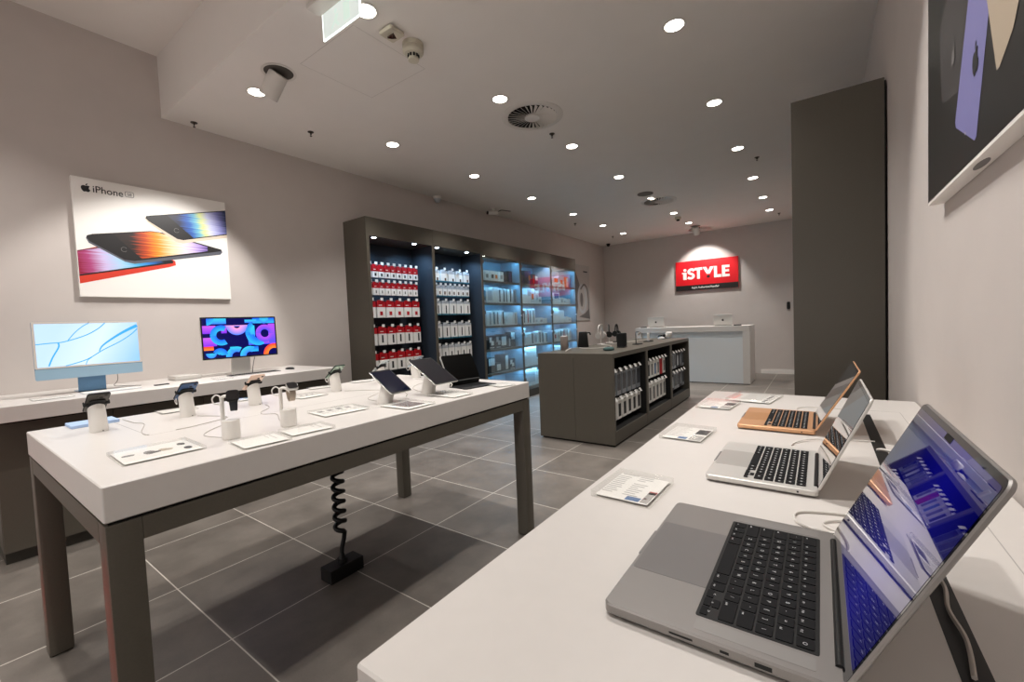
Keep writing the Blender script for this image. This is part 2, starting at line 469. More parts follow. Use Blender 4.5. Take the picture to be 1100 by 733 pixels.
# ------------------------------------------------------------------ the room
XL, XR, YE, ZC, ZH, YS = -4.712, .308, 10.89, 3.28, 3.81, 1.392
YB = -3.2
b = B(); b.box(XL-.2, XR+.2, YB-3, YE+.2, -.1, 0); struct('floor', b, 'floor')
b = B(); b.box(XL-.15, XL, YB, YE+.15, 0, ZH+.15); struct('wall_left', b, 'wall')
b = B(); b.box(XR, XR+.15, YB, YE+.15, 0, ZH+.15); struct('wall_right', b, 'wall')
b = B(); b.box(XL, XR, YE, YE+.15, 0, ZH+.15); struct('wall_back', b, 'wall')
b = B(); b.box(XL, XR, YS, YE, ZC, ZH+.15); struct('ceiling', b, 'ceiling')
b = B(); b.box(XL, XR, YB, YS, ZH, ZH+.15); struct('ceiling_entrance', b, 'ceiling')
# shop front behind the camera: piers and lintel with a wide opening to the arcade
b = B(); b.box(XL, XL+.6, YB-.15, YB, 0, ZH); b.box(XR-.3, XR, YB-.15, YB, 0, ZH); b.box(XL+.6, XR-.3, YB-.15, YB, 2.9, ZH); struct('wall_shopfront', b, 'wall')
b = B(); b.box(-1.085, XR, YE-.014, YE, 0, .085); struct('baseboard_back', b, 'white_paint')
b = B(); b.box(XL, XL+.012, 8.42, YE-.014, 0, .085); struct('baseboard_left', b, 'white_paint')
b = B(); b.box(-3.6, -1.9, -.75, .075, 0, .006); struct('floor_entrance_mat', b, mat('red_entrance_carpet', '#b3170f', .95, noise=.08, nscale=300))
# access hatch outline in the ceiling
b = B()
x0, x1, y0, y1, w = -3.04, -2.395, 1.745, 2.36, .004
for q in ((x0, x1, y0, y0+w), (x0, x1, y1-w, y1), (x0, x0+w, y0, y1), (x1-w, x1, y0, y1)): b.box(q[0], q[1], q[2], q[3], ZC-.0006, ZC)
struct('trim_1', b, mat('hatch_joint', '#cdc7c1', .9))
b = B(); b.box(XR-.02, XR, YS, YE, ZC-.004, ZC); struct('trim_2', b, 'ceiling')

# ------------------------------------------------------------------ lamps
def spot_light(parent, loc, energy, aim=None, size=98, blend=.85, radius=.03, col=(1, .965, .925)):
    l = bpy.data.lights.new('downlight_beam', 'SPOT'); l.energy = energy; l.spot_size = R(size); l.spot_blend = blend
    l.shadow_soft_size = radius; l.color = col
    o = bpy.data.objects.new('downlight_beam', l); COL.objects.link(o); o.parent = parent; o.location = loc
    if aim is not None:
        o.rotation_euler = Vector(aim).to_track_quat('-Z', 'Y').to_euler()
    return o
def make_downlight():
    t = thing('recessed_downlight', '', 'ceiling light')
    k = B(); k.lathe([(.072, 0), (.078, -.006), (.062, -.006), (.058, 0.0)], n=32); obj('trim_ring', k, 'trim_white', t, 40)
    k = B(); k.cyl((0, 0, -.0045), .0575, .004, n=32); obj('lens', k, 'lamp', t)
    return t
xs = [-3.655, -2.23, -.775]; ys = [1.72, 3.07, 4.39, 5.76, 7.15, 8.47, 9.6]
colw = ['beside the display wall', 'down the middle of the ceiling', 'nearest the tall dark cabinet']
first = None
EN = 66
for ci, x in enumerate(xs):
    for ri, y in enumerate(ys):
        lab = f'{ORD[ri]} round downlight from the shopfront in the row {colw[ci]}'
        if first is None:
            t = make_downlight(); t.location = (x, y, ZC); t['label'] = lab; t['group'] = 'ceiling downlights'; first = t; fk = kids(t)
        else:
            t = dup(first, (x, y, ZC), lab, 'ceiling downlights', children=fk)
        spot_light(t, (0, 0, -.02), EN)
# two lamps in the higher entrance ceiling, above and behind the camera
for i, (x, y) in enumerate(((-3.655, .2), (-2.23, .2), (-.775, .2), (-3.0, -1.6), (-1.3, -1.6))):
    t = dup(first, (x, y, ZH), f'{ORD[i]} downlight of the high entrance ceiling', 'entrance downlights', children=fk)
    spot_light(t, (0, 0, -.02), EN*1.25)

def make_spot(name, loc, aim, label, energy, size):
    t = thing(name, label, 'spotlight', loc)
    k = B(); k.lathe([(.115, 0), (.12, -.005), (.1, -.005), (.1, 0)], n=36); obj('ceiling_ring', k, 'trim_white', t, 40)
    k = B(); k.cyl((0, 0, -.003), .099, .003, n=36); obj('recess', k, mat('recess_dark', '#55504b', .8), t)
    d = Vector(aim)-Vector(loc); d.normalize()
    q = d.to_track_quat('-Z', 'Y').to_matrix()
    k = B(); prof = [(.0, .0), (.058, .0), (.066, -.006), (.066, -.185), (.06, -.185), (.055, -.17), (0, -.17)]
    tmp = B(); tmp.lathe(prof, n=36)
    off = Vector((0, 0, -.012))
    k.v = [tuple(q @ Vector(v)+off) for v in tmp.v]; k.f = tmp.f; k.m = tmp.m
    obj('lamp_cylinder', k, 'trim_white', t, 40)
    k = B(); tmp = B(); tmp.cyl((0, 0, -.1695), .052, .001, n=32); k.v = [tuple(q @ Vector(v)+off) for v in tmp.v]; k.f = tmp.f; k.m = tmp.m
    obj('lens', k, 'lamp', t)
    spot_light(t, q @ Vector((0, 0, -.19))+off, energy, d, size, .45, .03)
    return t
make_spot('ceiling_spotlight', (-3.255, 1.70, ZC), (-4.70, 1.22, 1.32), 'tilting white cylinder spotlight aimed at the phone poster', 105, 64)
make_spot('ceiling_spotlight', (-2.20, 10.05, ZC), (-2.18, 10.89, 2.12), 'white cylinder spotlight aimed at the red wall sign', 62, 88)

make_spot('ceiling_spotlight', (-1.15, 1.62, ZC), (XR, 1.45, 1.75), 'white cylinder spotlight aimed at the poster on the right wall', 62, 66)

# ------------------------------------------------------------------ ceiling fittings
def vent(loc, label):
    t = thing('ceiling_vent', label, 'air vent', loc, group='round ceiling air vents')
    k = B(); k.lathe([(.288, 0), (.288, -.004), (.28, -.008), (.238, -.012), (.23, -.009), (.23, -.001)], n=48); obj('outer_ring', k, 'trim_white', t, 50)
    k = B(); k.cyl((0, 0, -.002), .231, .002, n=40); obj('duct', k, 'gap', t)
    k = B(); k.lathe([(.07, -.003), (.07, -.02), (.06, -.026), (.0, -.027)], n=32); obj('hub', k, 'trim_white', t, 50)
    k = B(); n = 30
    for i in range(n):
        a = 2*PI*i/n
        ca, sa = math.cos(a), math.sin(a)
        f = lambda r, s, z: (r*ca-s*sa, r*sa+s*ca, z)
        q = [(.066, -.0035, -.006), (.231, -.0115, -.003), (.231, .0115, -.022), (.066, .0035, -.016)]
        k.add([f(*v) for v in q]+[f(v[0], v[1]-.0012, v[2]-.0012) for v in q], [(0,1,2,3), (7,6,5,4), (0,4,5,1), (2,6,7,3), (1,5,6,2), (3,7,4,0)])
    obj('swirl_slats', k, 'trim_white', t)
vent((-2.19, 3.52, ZC), 'large round swirl air vent ahead of the fire detector')
vent((-2.19, 7.40, ZC), 'round swirl air vent above the island shelving')
vent((-2.19, 10.44, ZC), 'round air vent beside the sign spotlight at the back wall')
def sprinkler(loc, label):
    t = thing('ceiling_sprinkler', label, 'sprinkler', loc, group='ceiling sprinklers')
    k = B(); k.lathe([(.028, 0), (.026, -.005), (.011, -.007), (.009, -.012)], n=24); obj('escutcheon', k, 'sprink', t, 50)
    k = B(); k.cyl((0, 0, -.025), .006, .025, n=12); k.tube([(-.009, 0, -.012), (-.01, 0, -.028), (0, 0, -.04), (.01, 0, -.028), (.009, 0, -.012)], .002, 6)
    k.cyl((0, 0, -.042), .011, .0025, n=16); obj('nozzle', k, 'sprink', t, 50)
sprinkler((-4.60, 1.60, ZC), 'small sprinkler at the lower ceiling corner by the left wall')
sprinkler((-4.01, 2.37, ZC), 'small dark sprinkler between the left wall and the first downlight row')
sprinkler((-2.24, 3.97, ZC), 'pale sprinkler just past the nearest round vent')
sprinkler((-.63, 6.26, ZC), 'dark sprinkler beside the right row of downlights, midway')
sprinkler((-3.98, 7.86, ZC), 'sprinkler above the end of the glass display wall')
sprinkler((-3.97, 9.75, ZC), 'sprinkler near the far left ceiling corner')
sprinkler((-.65, 10.06, ZC), 'sprinkler near the back wall, right of the red sign')
t = thing('smoke_detector', 'cream round fire detector beside the red-eyed alarm box', 'smoke detector', (-2.25, 2.11, ZC))
k = B(); k.lathe([(.07, 0), (.071, -.026), (.066, -.028), (.07, -.034), (.071, -.058), (.058, -.072)], n=32); obj('housing', k, 'det_cream', t, 40)
k = B(); k.lathe([(.033, -.072), (.033, -.094), (.037, -.098), (.036, -.112), (.0, -.118)], n=24); obj('sensor_cap', k, 'det_cream', t, 40)
k = B()
for i in range(10):
    a = 2*PI*i/10; k.box(.034*math.cos(a)-.005, .034*math.cos(a)+.005, .034*math.sin(a)-.005, .034*math.sin(a)+.005, -.093, -.074)
obj('sensor_slot', k, 'softblack', t)
t = thing('alarm_box', 'small cream square alarm box with a dark red lens', 'alarm', (-2.255, 1.935, ZC))
k = B(); k.prism(rrect(0, 0, .12, .12, .014), -.03, -.003, ch=.006); obj('housing', k, 'det_cream', t, 40)
k = B(); k.box(-.046, .046, -.046, .046, -.003, 0); obj('ceiling_mount', k, 'det_cream', t)
k = B(); k.add([(-.03, -.012, -.0302), (.03, -.012, -.0302), (.0, .04, -.0302), (-.02, -.02, -.05), (.02, -.02, -.05), (0, .0, -.052)], [(0,1,4,3), (1,2,5,4), (2,0,3,5), (3,4,5)])
obj('lens', k, mat('dark_red_lens', '#3a0d0a', .15), t)
t = thing('smoke_detector', 'small round fire detector beside the far middle downlight', 'smoke detector', (-2.257, 8.87, ZC))
k = B(); k.lathe([(.055, 0), (.056, -.04), (.045, -.05)], n=24); obj('housing', k, 'det_cream', t, 40)
k = B(); k.lathe([(.03, -.05), (.03, -.075), (0, -.08)], n=20); obj('sensor_cap', k, 'softblack', t, 40)
k = B(); k.lathe([(.12, 0), (.12, -.008), (.0, -.01)], n=28); o = obj('ceiling_speaker', k, mat('grey_grille', '#6d6863', .7), None, 40); o.location = (-2.22, 6.82, ZC); tag(o, 'flat grey round speaker grille before the middle vent', 'speaker')
t = thing('security_camera', 'white dome camera high on the left wall', 'security camera', (-4.64, 4.69, ZC))
k = B(); k.lathe([(.06, 0), (.062, -.03), (.055, -.04)], n=28); obj('ceiling_mount', k, 'trim_white', t, 40)
k = B(); k.lathe([(.052, -.04), (.05, -.06), (.036, -.082), (.018, -.093), (0, -.097)], n=28); obj('dome', k, 'palegrey', t, 60)
t = thing('security_camera', 'small bullet camera with black lens on the ceiling above the display wall', 'security camera', (-4.47, 5.83, ZC))
k = B(); k.lathe([(.05, 0), (.05, -.015), (.02, -.02), (.02, -.05)], n=24); obj('ceiling_mount', k, 'trim_white', t, 40)
k = B(); k.tube([(-.05, -.09, -.075), (.03, .07, -.06)], .035, 20); obj('camera_body', k, 'trim_white', t, 40)
k = B(); k.tube([(-.056, -.102, -.076), (-.049, -.088, -.075)], .028, 20); obj('lens', k, 'black', t)
k = B(); k.tube([(.03, .07, -.05), (.06, .14, -.012), (.09, .25, -.006), (.12, .33, -.006)], .006, 6, smooth=5); o = obj('cable', k, 'softblack', t)
t = thing('security_camera', 'tiny black dome camera in the far left ceiling corner', 'security camera', (-4.45, 10.62, ZC))
k = B(); k.lathe([(.05, 0), (.05, -.02)], n=20); obj('ceiling_mount', k, 'softblack', t)
k = B(); k.lathe([(.045, -.02), (.04, -.05), (.02, -.07), (0, -.075)], n=20); obj('dome', k, 'black', t, 60)
# exit sign
t = thing('exit_sign', 'lit glass emergency exit panel hanging from the ceiling', 'exit sign', (-2.25, 1.56, ZC))
k = B(); k.prism(rrect(0, -.02, .42, .14, .01), -.028, 0, ch=.004); obj('ceiling_mount', k, 'trim_white', t, 40)
k = B(); k.box(-.178, .178, -.004, .004, -.178, -.028); obj('panel', k, 'glass_exit', t)
k = B(); k.box(-.18, .18, -.0045, .0045, -.182, -.178); k.box(-.182, -.178, -.0045, .0045, -.182, -.028); k.box(.178, .182, -.0045, .0045, -.182, -.028); obj('lit_edge', k, 'exit_edge', t)
k = B()
for yy in (-.0046, .0046):
    xf = (lambda x, z, yy=yy: (x, yy, z))
    k.flat(ell(-.045, -.062, .014, .014, 16), xf); k.flat([(-.05, -.08), (-.02, -.085), (-.035, -.12), (-.01, -.15), (-.025, -.155), (-.055, -.125), (-.085, -.15), (-.095, -.142), (-.065, -.112)], xf)
    k.flat([(.03, -.155), (.09, -.155), (.09, -.05), (.03, -.05)], xf)
obj('pictogram', k, 'exit_green', t)

# ------------------------------------------------------------------ tables
def table(name, label, x0, x1, y0, y1, top=.97, slab=.098, leg=.078, hatch=None):
    t = thing(name, label, 'table', ((x0+x1)/2, (y0+y1)/2, 0))
    w, d = x1-x0, y1-y0; hw, hd = w/2, d/2
    k = B(); k.prism(rrect(0, 0, w, d, .006, 3), top-slab, top, ch=.003); obj('table_top', k, 'solid_white', t, 40)
    g = .008
    k = B(); zt = top-slab-g; zb = zt-.062
    k.box(-hw+.01, hw-.01, -hd+.01, hd-.01, zt, zt+g); obj('shadow_gap', k, 'gap', t)
    e = .002
    for nm, q in (('rail', (-hw+leg, hw-leg, -hd+e, -hd+leg)), ('rail', (-hw+leg, hw-leg, hd-leg, hd-e)), ('rail', (-hw+e, -hw+leg, -hd+leg, hd-leg)), ('rail', (hw-leg, hw-e, -hd+leg, hd-leg))):
        k = B(); k.box(*q, zb, zt); obj(nm, k, 'taupe', t)
    for sx in (-1, 1):
        for sy in (-1, 1):
            cx, cy = sx*(hw-leg/2-e/2), sy*(hd-leg/2-e/2)
            k = B(); k.prism(rrect(cx, cy, leg-e, leg-e, .003, 2), .006, zt); lg = obj('leg', k, 'taupe', t, 40)
            k = B(); k.box(cx-leg/2+.008, cx+leg/2-.008, cy-leg/2+.008, cy+leg/2-.008, 0, .006); obj('foot', k, 'gap', lg)
    return t
LT = table('display_table', 'long white-topped display table on dark taupe legs, holding phones and tablets', -2.756, -1.505, .258, 2.258)
RT = table('display_table', 'white-topped table along the right wall, holding three open laptops', -.434, .302, .271, 2.30, leg=.07)
# seams and the cable slot
k = B(); cx, cy = (-2.756-1.505)/2, (.258+2.258)/2
for q in ((-2.128, -2.1255, .51, 2.2), (-2.75, -2.128, .51, .5125)): k.box(q[0]-cx, q[1]-cx, q[2]-cy, q[3]-cy, .9698, .9702)
obj('hatch_seam', k, 'ink', LT)
k = B(); cx, cy = (-.434+.302)/2, (.271+2.30)/2
for q in ((.226, .2275, .32, 2.045), (.112, .226, 2.043, 2.045)): k.box(q[0]-cx, q[1]-cx, q[2]-cy, q[3]-cy, .9698, .9702)
obj('hatch_seam', k, 'ink', RT)
k = B(); k.box(.112-cx, .139-cx, .5-cy, 1.965-cy, .9697, .9703); obj('cable_slot', k, 'black', RT)

# ------------------------------------------------------------------ wall counter
cx0, cx1, cy0, cy1, ct = XL+.004, -3.83, .22, 2.40, .985
t = thing('wall_counter', 'long white-topped wall counter under the phone poster', 'counter', ((cx0+cx1)/2, (cy0+cy1)/2, 0))
ox, oy = (cx0+cx1)/2, (cy0+cy1)/2
k = B(); k.prism(rrect(0, 0, cx1-cx0, cy1-cy0, .005, 3), ct-.095, ct, ch=.003); obj('counter_top', k, 'solid_white', t, 40)
k = B(); k.box(cx0-ox, -3.88-ox, cy0+.02-oy, cy1-.02-oy, ct-.107, ct-.095); obj('shadow_gap', k, 'gap', t)
k = B(); k.box(cx0-ox, -4.02-ox, .245-oy, cy1-.01-oy, .075, ct-.107); obj('carcass', k, 'taupe', t)
k = B(); k.box(cx0-ox, -4.045-ox, .25-oy, cy1-.02-oy, 0, .072); obj('plinth', k, 'taupe_dark', t)
for i in range(4):
    y0 = .245+i*(2.145/4); k = B(); k.box(-4.02-ox, -4.002-ox, y0+.002-oy, y0+2.145/4-.002-oy, .078, ct-.112); obj('door', k, 'taupe', t)

# ------------------------------------------------------------------ laptops
KROWS = ["esc F1 F2 F3 F4 F5 F6 F7 F8 F9 F10 F11 F12 o", "` 1 2 3 4 5 6 7 8 9 0 - = del", "tab Q W E R T Y U I O P [ ] \\", "caps A S D F G H J K L ; ' ret", "shift Z X C V B N M , . / shift", "fn ctrl opt cmd _ cmd opt < ^ >"]
def laptop(name, label, loc, rz, w, d, th, body, tp, kb_w, tp_w, tp_d, lid_h, lean, screen, well=True, legends=False, ports='r', logo='softblack', notch=False, group=None):
    t = thing(name, label, 'laptop', loc, rz, group)
    r = .011
    z0 = .003
    k = B(); k.prism(rrect(0, 0, w, d, r, 6), z0, th, ch=.0022); obj('base', k, body, t, 35)
    k = B()
    for sx in (-1, 1):
        for sy in (-1, 1): k.cyl((sx*(w/2-.03), sy*(d/2-.03), 0), .008, z0, n=12)
    obj('rubber_feet', k, 'black', t)
    # finger scoop at the front edge
    k = B(); k.box(-.04, .04, -d/2-.0004, -d/2+.004, th-.0035, th+.0002); obj('finger_scoop', k, mat('scoop_shade_metal', '#858280', .45, .4), t)
    kd = .117 if kb_w > .27 else .108
    ky1 = d/2-(.024 if d > .23 else .020); ky0 = ky1-kd
    if well:
        k = B(); k.prism(rrect(0, (ky0+ky1)/2, kb_w+.006, kd+.006, .003, 3), th, th+.0004); obj('keyboard_well', k, 'black', t)
    U = kb_w/14.5; kp = kd/6
    keys = B(); leg = B()
    for ri, row in enumerate(KROWS):
        ks = row.split(); n = len(ks)
        if ri == 0: ws = [1.5]+[1]*12+[1]
        elif ri == 1: ws = [1]*13+[1.5]
        elif ri == 2: ws = [1.5]+[1]*13
        elif ri == 3: ws = [1.75]+[1]*11+[1.75]
        elif ri == 4: ws = [2.25]+[1]*10+[2.25]
        else: ws = [1, 1, 1, 1.25, 5, 1.25, 1, 1, 1, 1]
        x = -kb_w/2
        yc = ky1-kp*(ri+.5)
        for kk, ww in zip(ks, ws):
            kw = ww*U; g = .0014
            a = (x+kw/2, yc, kw-2*g, kp-2*g)
            if ri == 5 and kk in '<>': keys.prism(rrect(a[0], yc-kp/4, a[2], kp/2-g, .0012, 2), th+.0004, th+.0014)
            elif ri == 5 and kk == '^':
                for s in (-1, 1): keys.prism(rrect(a[0], yc+s*kp/4, a[2], kp/2-g, .0012, 2), th+.0004, th+.0014)
            else: keys.prism(rrect(*a, .0018, 2), th+.0004, th+.0014)
            lx = a[0]
            if kk != '_':
                if legends:
                    big = len(kk) == 1
                    sz = .0062 if big else .0036
                    cc = kk.upper() if big else kk
                    if big: leg.text(cc, sz, (lambda u, v, lx=lx, yc=yc: (u+lx-.0018, v+yc-.0022, th+.0015)), bold=.00008)
                    else: leg.text(cc, sz, (lambda u, v, lx=lx, yc=yc, kw=kw, x=x: (u+(lx-.0035 if kw < .022 else x+.004), v+yc-.005, th+.0015)), bold=.00008)
                else:
                    leg.box(lx-.0022, lx+.0022, yc-.002, yc+.002, th+.0014, th+.0015)
            x += kw
    obj('keyboard', keys, 'key', t, 40)
    obj('key_legend', leg, 'legend', t)
    k = B(); k.prism(rrect(0, -d/2+.005+tp_d/2, tp_w, tp_d, .004, 3), th, th+.0003); obj('trackpad', k, tp, t)
    # speaker grilles
    if w > .34:
        pm = mat('perforated_metal', '#94918e', .45, .5)
        for s in (-1, 1): k = B(); k.prism(rrect(s*(kb_w/2+.018), (ky0+ky1)/2, .02, kd, .002, 2), th, th+.0002); obj('speaker_grille', k, pm, t)
    # ports
    z = th*.55
    for (yy, ln, hh) in ([(-.028, .026, .0022), (.018, .009, .003), (.055, .016, .0048)] if ports == 'r' else [(d/2-.035, .0035, .0035)]):
        k = B(); k.box(w/2-.002, w/2+.0003, yy-ln/2, yy+ln/2, z-hh/2, z+hh/2); obj('port', k, 'black', t)
    # hinge and lid (leaning back by lean degrees from upright)
    hy = d/2-.004
    k = B(); k.cyl((-w/2+.03, hy, th-.001), .0045, w-.06, 'x', 16); obj('hinge', k, 'black', t, 40)
    s_, c_ = math.sin(R(lean)), math.cos(R(lean))
    lt = .0052
    def X(x, y, z):   # lid plane: y runs up the lid, z out of its back
        return (x, hy+.001+y*s_+z*c_, th+.001+y*c_-z*s_)
    k = B(); k.prism(rrect(0, lid_h/2, w, lid_h, r, 6), 0, lt, ch=.0015, xf=X); lid = obj('lid', k, body, t, 35)
    bz = .0035
    k = B(); k.prism(rrect(0, lid_h/2, w-.004, lid_h-.004, r-.002, 5), -.0004, 0, xf=X); obj('bezel', k, 'screen_off', lid)
    k = B(); sw, sh = w-.012, lid_h-.026
    P = rrect(0, .017+sh/2, sw, sh, .004, 3)
    k.flat([p for p in P], lambda x, y: X(x, y, -.0006), 0, lambda x, y: ((x+sw/2)/sw, (y-.017)/sh))
    k.f = [f[::-1] for f in k.f]; k.uv = {i: c[::-1] for i, c in k.uv.items()}
    obj('screen', k, screen, lid)
    if notch:
        k = B(); k.flat(rrect(0, .017+sh-.003, .03, .007, .0015, 2), lambda x, y: X(x, y, -.0008)); k.flat(ell(0, .017+sh-.0025, .0018, .0018, 12), lambda x, y: X(x, y, -.0009)); obj('camera_notch', k, 'black', lid)
    k = B(); apple(k, .05, lambda x, y: X(-x, y+lid_h/2, lt+.0002)); k.f = [f for f in k.f]; obj('lid_emblem', k, logo, lid)
    return t
TZ = .9705
laptop('laptop', 'large space grey laptop with a blue lit screen, closest on the right table', (-.107, .674, TZ), -PI/2, .3557, .248, .0168, 'space_grey', 'trackpad_dark', .277, .162, .102, .246, 26, 'screen_lap', True, True, 'r', notch=True)
laptop('laptop', 'silver laptop open between the grey and the gold laptop', (-.113, 1.19, TZ), -PI/2, .3041, .2124, .0155, 'alu_shell', 'trackpad', .272, .125, .083, .21, 24, 'screen_lap2', False, False, 'j')
laptop('laptop', 'gold laptop open beyond the silver one on the right table', (-.122, 1.715, TZ), -PI/2, .3041, .2124, .0155, 'gold', 'trackpad_gold', .272, .125, .083, .213, 30, 'screen_lap2', False, False, 'j')

# ------------------------------------------------------------------ acrylic card holders on the right table
def info_holder(label, corners, z, style, cat='sign holder', group=None, th=.014):
    c = [Vector((p[0], p[1])) for p in corners]; ctr = sum(c, Vector((0, 0)))/4
    ex = ((c[1]-c[0])+(c[2]-c[3]))/2; ey = ((c[3]-c[0])+(c[2]-c[1]))/2
    ang = math.atan2(ex.y, ex.x); w, d = ex.length, ey.length
    t = thing('acrylic_sign_holder', label, cat, (ctr.x, ctr.y, z+.0003), ang, group)
    k = B(); k.prism(rrect(0, 0, w, d, .004, 3), 0, th, ch=.001); obj('acrylic_block', k, 'acrylic', t, 40)
    k = B(); k.box(-w/2+.008, w/2-.008, -d/2+.008, d/2-.008, .004, .0046)
    zz = .0048
    def q(x0, x1, y0, y1, mi): k.box(x0*w, x1*w, y0*d, y1*d, .0046, zz, mi)
    if style == 'spec':   # columns of fine print, a heading, a picture block and a red price block
        rnd = random.Random(label)
        for i in range(11):
            y = .40-i*.068
            for (a, bb) in ((-.42, -.12), (-.06, .2)):
                if rnd.random() < .85: q(a, a+(bb-a)*rnd.uniform(.5, 1), y, y+.022, 1)
        q(-.40, -.1, .425, .445, 1)
        q(.05, .28, -.42, -.30, 3); q(.3, .42, -.42, -.05, 1); q(.3, .36, -.30, -.26, 2)
        q(.3, .43, -.12, -.02, 2)
    elif style == 'spec2':
        for i in range(9): q(-.42, -.42+.5*random.uniform(.6, 1), .4-i*.085, .42-i*.085, 1)
        q(-.1, .1, -.42, -.28, 3); q(.15, .42, .0, .35, 4); q(.15, .42, -.42, -.1, 1)
    elif style == 'spec3':
        q(-.45, -.36, -.3, .3, 7)  # pale pink strip painted as the red sign's reflection
        for i in range(8): q(-.25, .2, .38-i*.1, .4-i*.1, 1)
        for i in range(5): q(.27, .34, -.4+i*.17, -.3+i*.17, 4); q(.37, .42, -.4+i*.17, -.34+i*.17, 1)
    elif style == 'bands':
        for (x, y, a_, b_, mi) in ((-.05, -.33, .05, .075, 5), (0, -.09, .12, .07, 5), (.05, -.05, .05, .09, 4), (0, .08, .09, .06, 6), (.03, .14, .06, .05, 6), (-.16, .34, .09, .05, 4), (.2, .34, .09, .05, 4)):
            k.prism(ell(x*w, y*d, a_*w, b_*d, 18), .0046, .0058, mi)
    elif style == 'lines':
        q(-.4, .1, .3, .318, 1); q(-.4, -.1, .2, .216, 1)
    elif style == 'photo':
        q(-.3, .3, -.25, .35, 5)
    elif style == 'icons':
        for i in range(4): q(-.34, -.14, -.36+i*.2, -.25+i*.2, 5); q(.0, .04, -.36+i*.2, -.22+i*.2, 1)
    obj('info_card', k, ['card', 'ink', mat('muted_red', '#c0504a', .6), 'blue_print', 'ink_dark', 'mid_grey_print', 'tan_print', mat('pink_reflection', '#e3bcb2', .6)], t)
    return t
A4 = 'card holders beside the laptops'
info_holder('clear acrylic spec-card holder in front of the grey laptop', [(-.402, .827), (-.275, .825), (-.275, .985), (-.405, .99)], .97, 'spec', group=A4)
info_holder('clear acrylic spec-card holder in front of the silver laptop', [(-.408, 1.337), (-.281, 1.33), (-.281, 1.5), (-.412, 1.507)], .97, 'spec2', group=A4)
info_holder('clear acrylic card holder in front of the gold laptop', [(-.412, 1.845), (-.28, 1.835), (-.283, 2.005), (-.412, 2.018)], .97, 'spec2', group=A4)
info_holder('acrylic holder with a pink-edged card at the far table end', [(-.325, 2.045), (-.152, 2.02), (-.154, 2.235), (-.327, 2.262)], .97, 'spec3', group=A4)

# cables on the right table
def cable(path, label, r=.0018, m='cable_white', name='charging_cable', n=6):
    k = B(); k.tube(path, r, n, smooth=8); o = obj(name, k, m, None, 60); return tag(o, label, 'cable')
zc = .973
cable([(.03, .875, .978), (-.01, .885, zc), (-.04, .905, zc), (-.035, .95, zc), (.03, .975, zc), (.09, .985, zc), (.118, .98, zc)], 'white charging cable looping behind the grey laptop', .0024)
cable([(.03, .88, .974), (.0, .915, zc), (.03, .945, zc), (.09, .95, zc), (.12, .955, zc)], 'second thin white cable curling beside the grey laptop', .0018)
cable([(.0, 1.36, .976), (-.055, 1.375, zc), (-.07, 1.43, zc), (-.03, 1.50, .975), (.05, 1.535, .975), (.12, 1.56, zc)], 'white cable curving between the silver and gold laptops', .002)
cable([(.01, 1.885, .976), (-.05, 1.91, zc), (-.08, 1.97, zc), (-.03, 2.02, zc), (.06, 2.02, zc), (.12, 1.94, zc)], 'thin white cable curling behind the gold laptop', .0017)
cable([(.118, 1.3, .9725), (.14, 1.33, .985), (.155, 1.38, .99), (.13, 1.45, .98), (.118, 1.47, .9725)], 'white cable loop rising from the slot behind the silver laptop', .0035)
cable([(.122, .60, .9745), (.128, .66, .9775), (.124, .72, .9765), (.13, .78, .9765), (.122, .84, .9745)], 'grey cable lying in the slot behind the grey laptop', .0026, 'cable_grey')

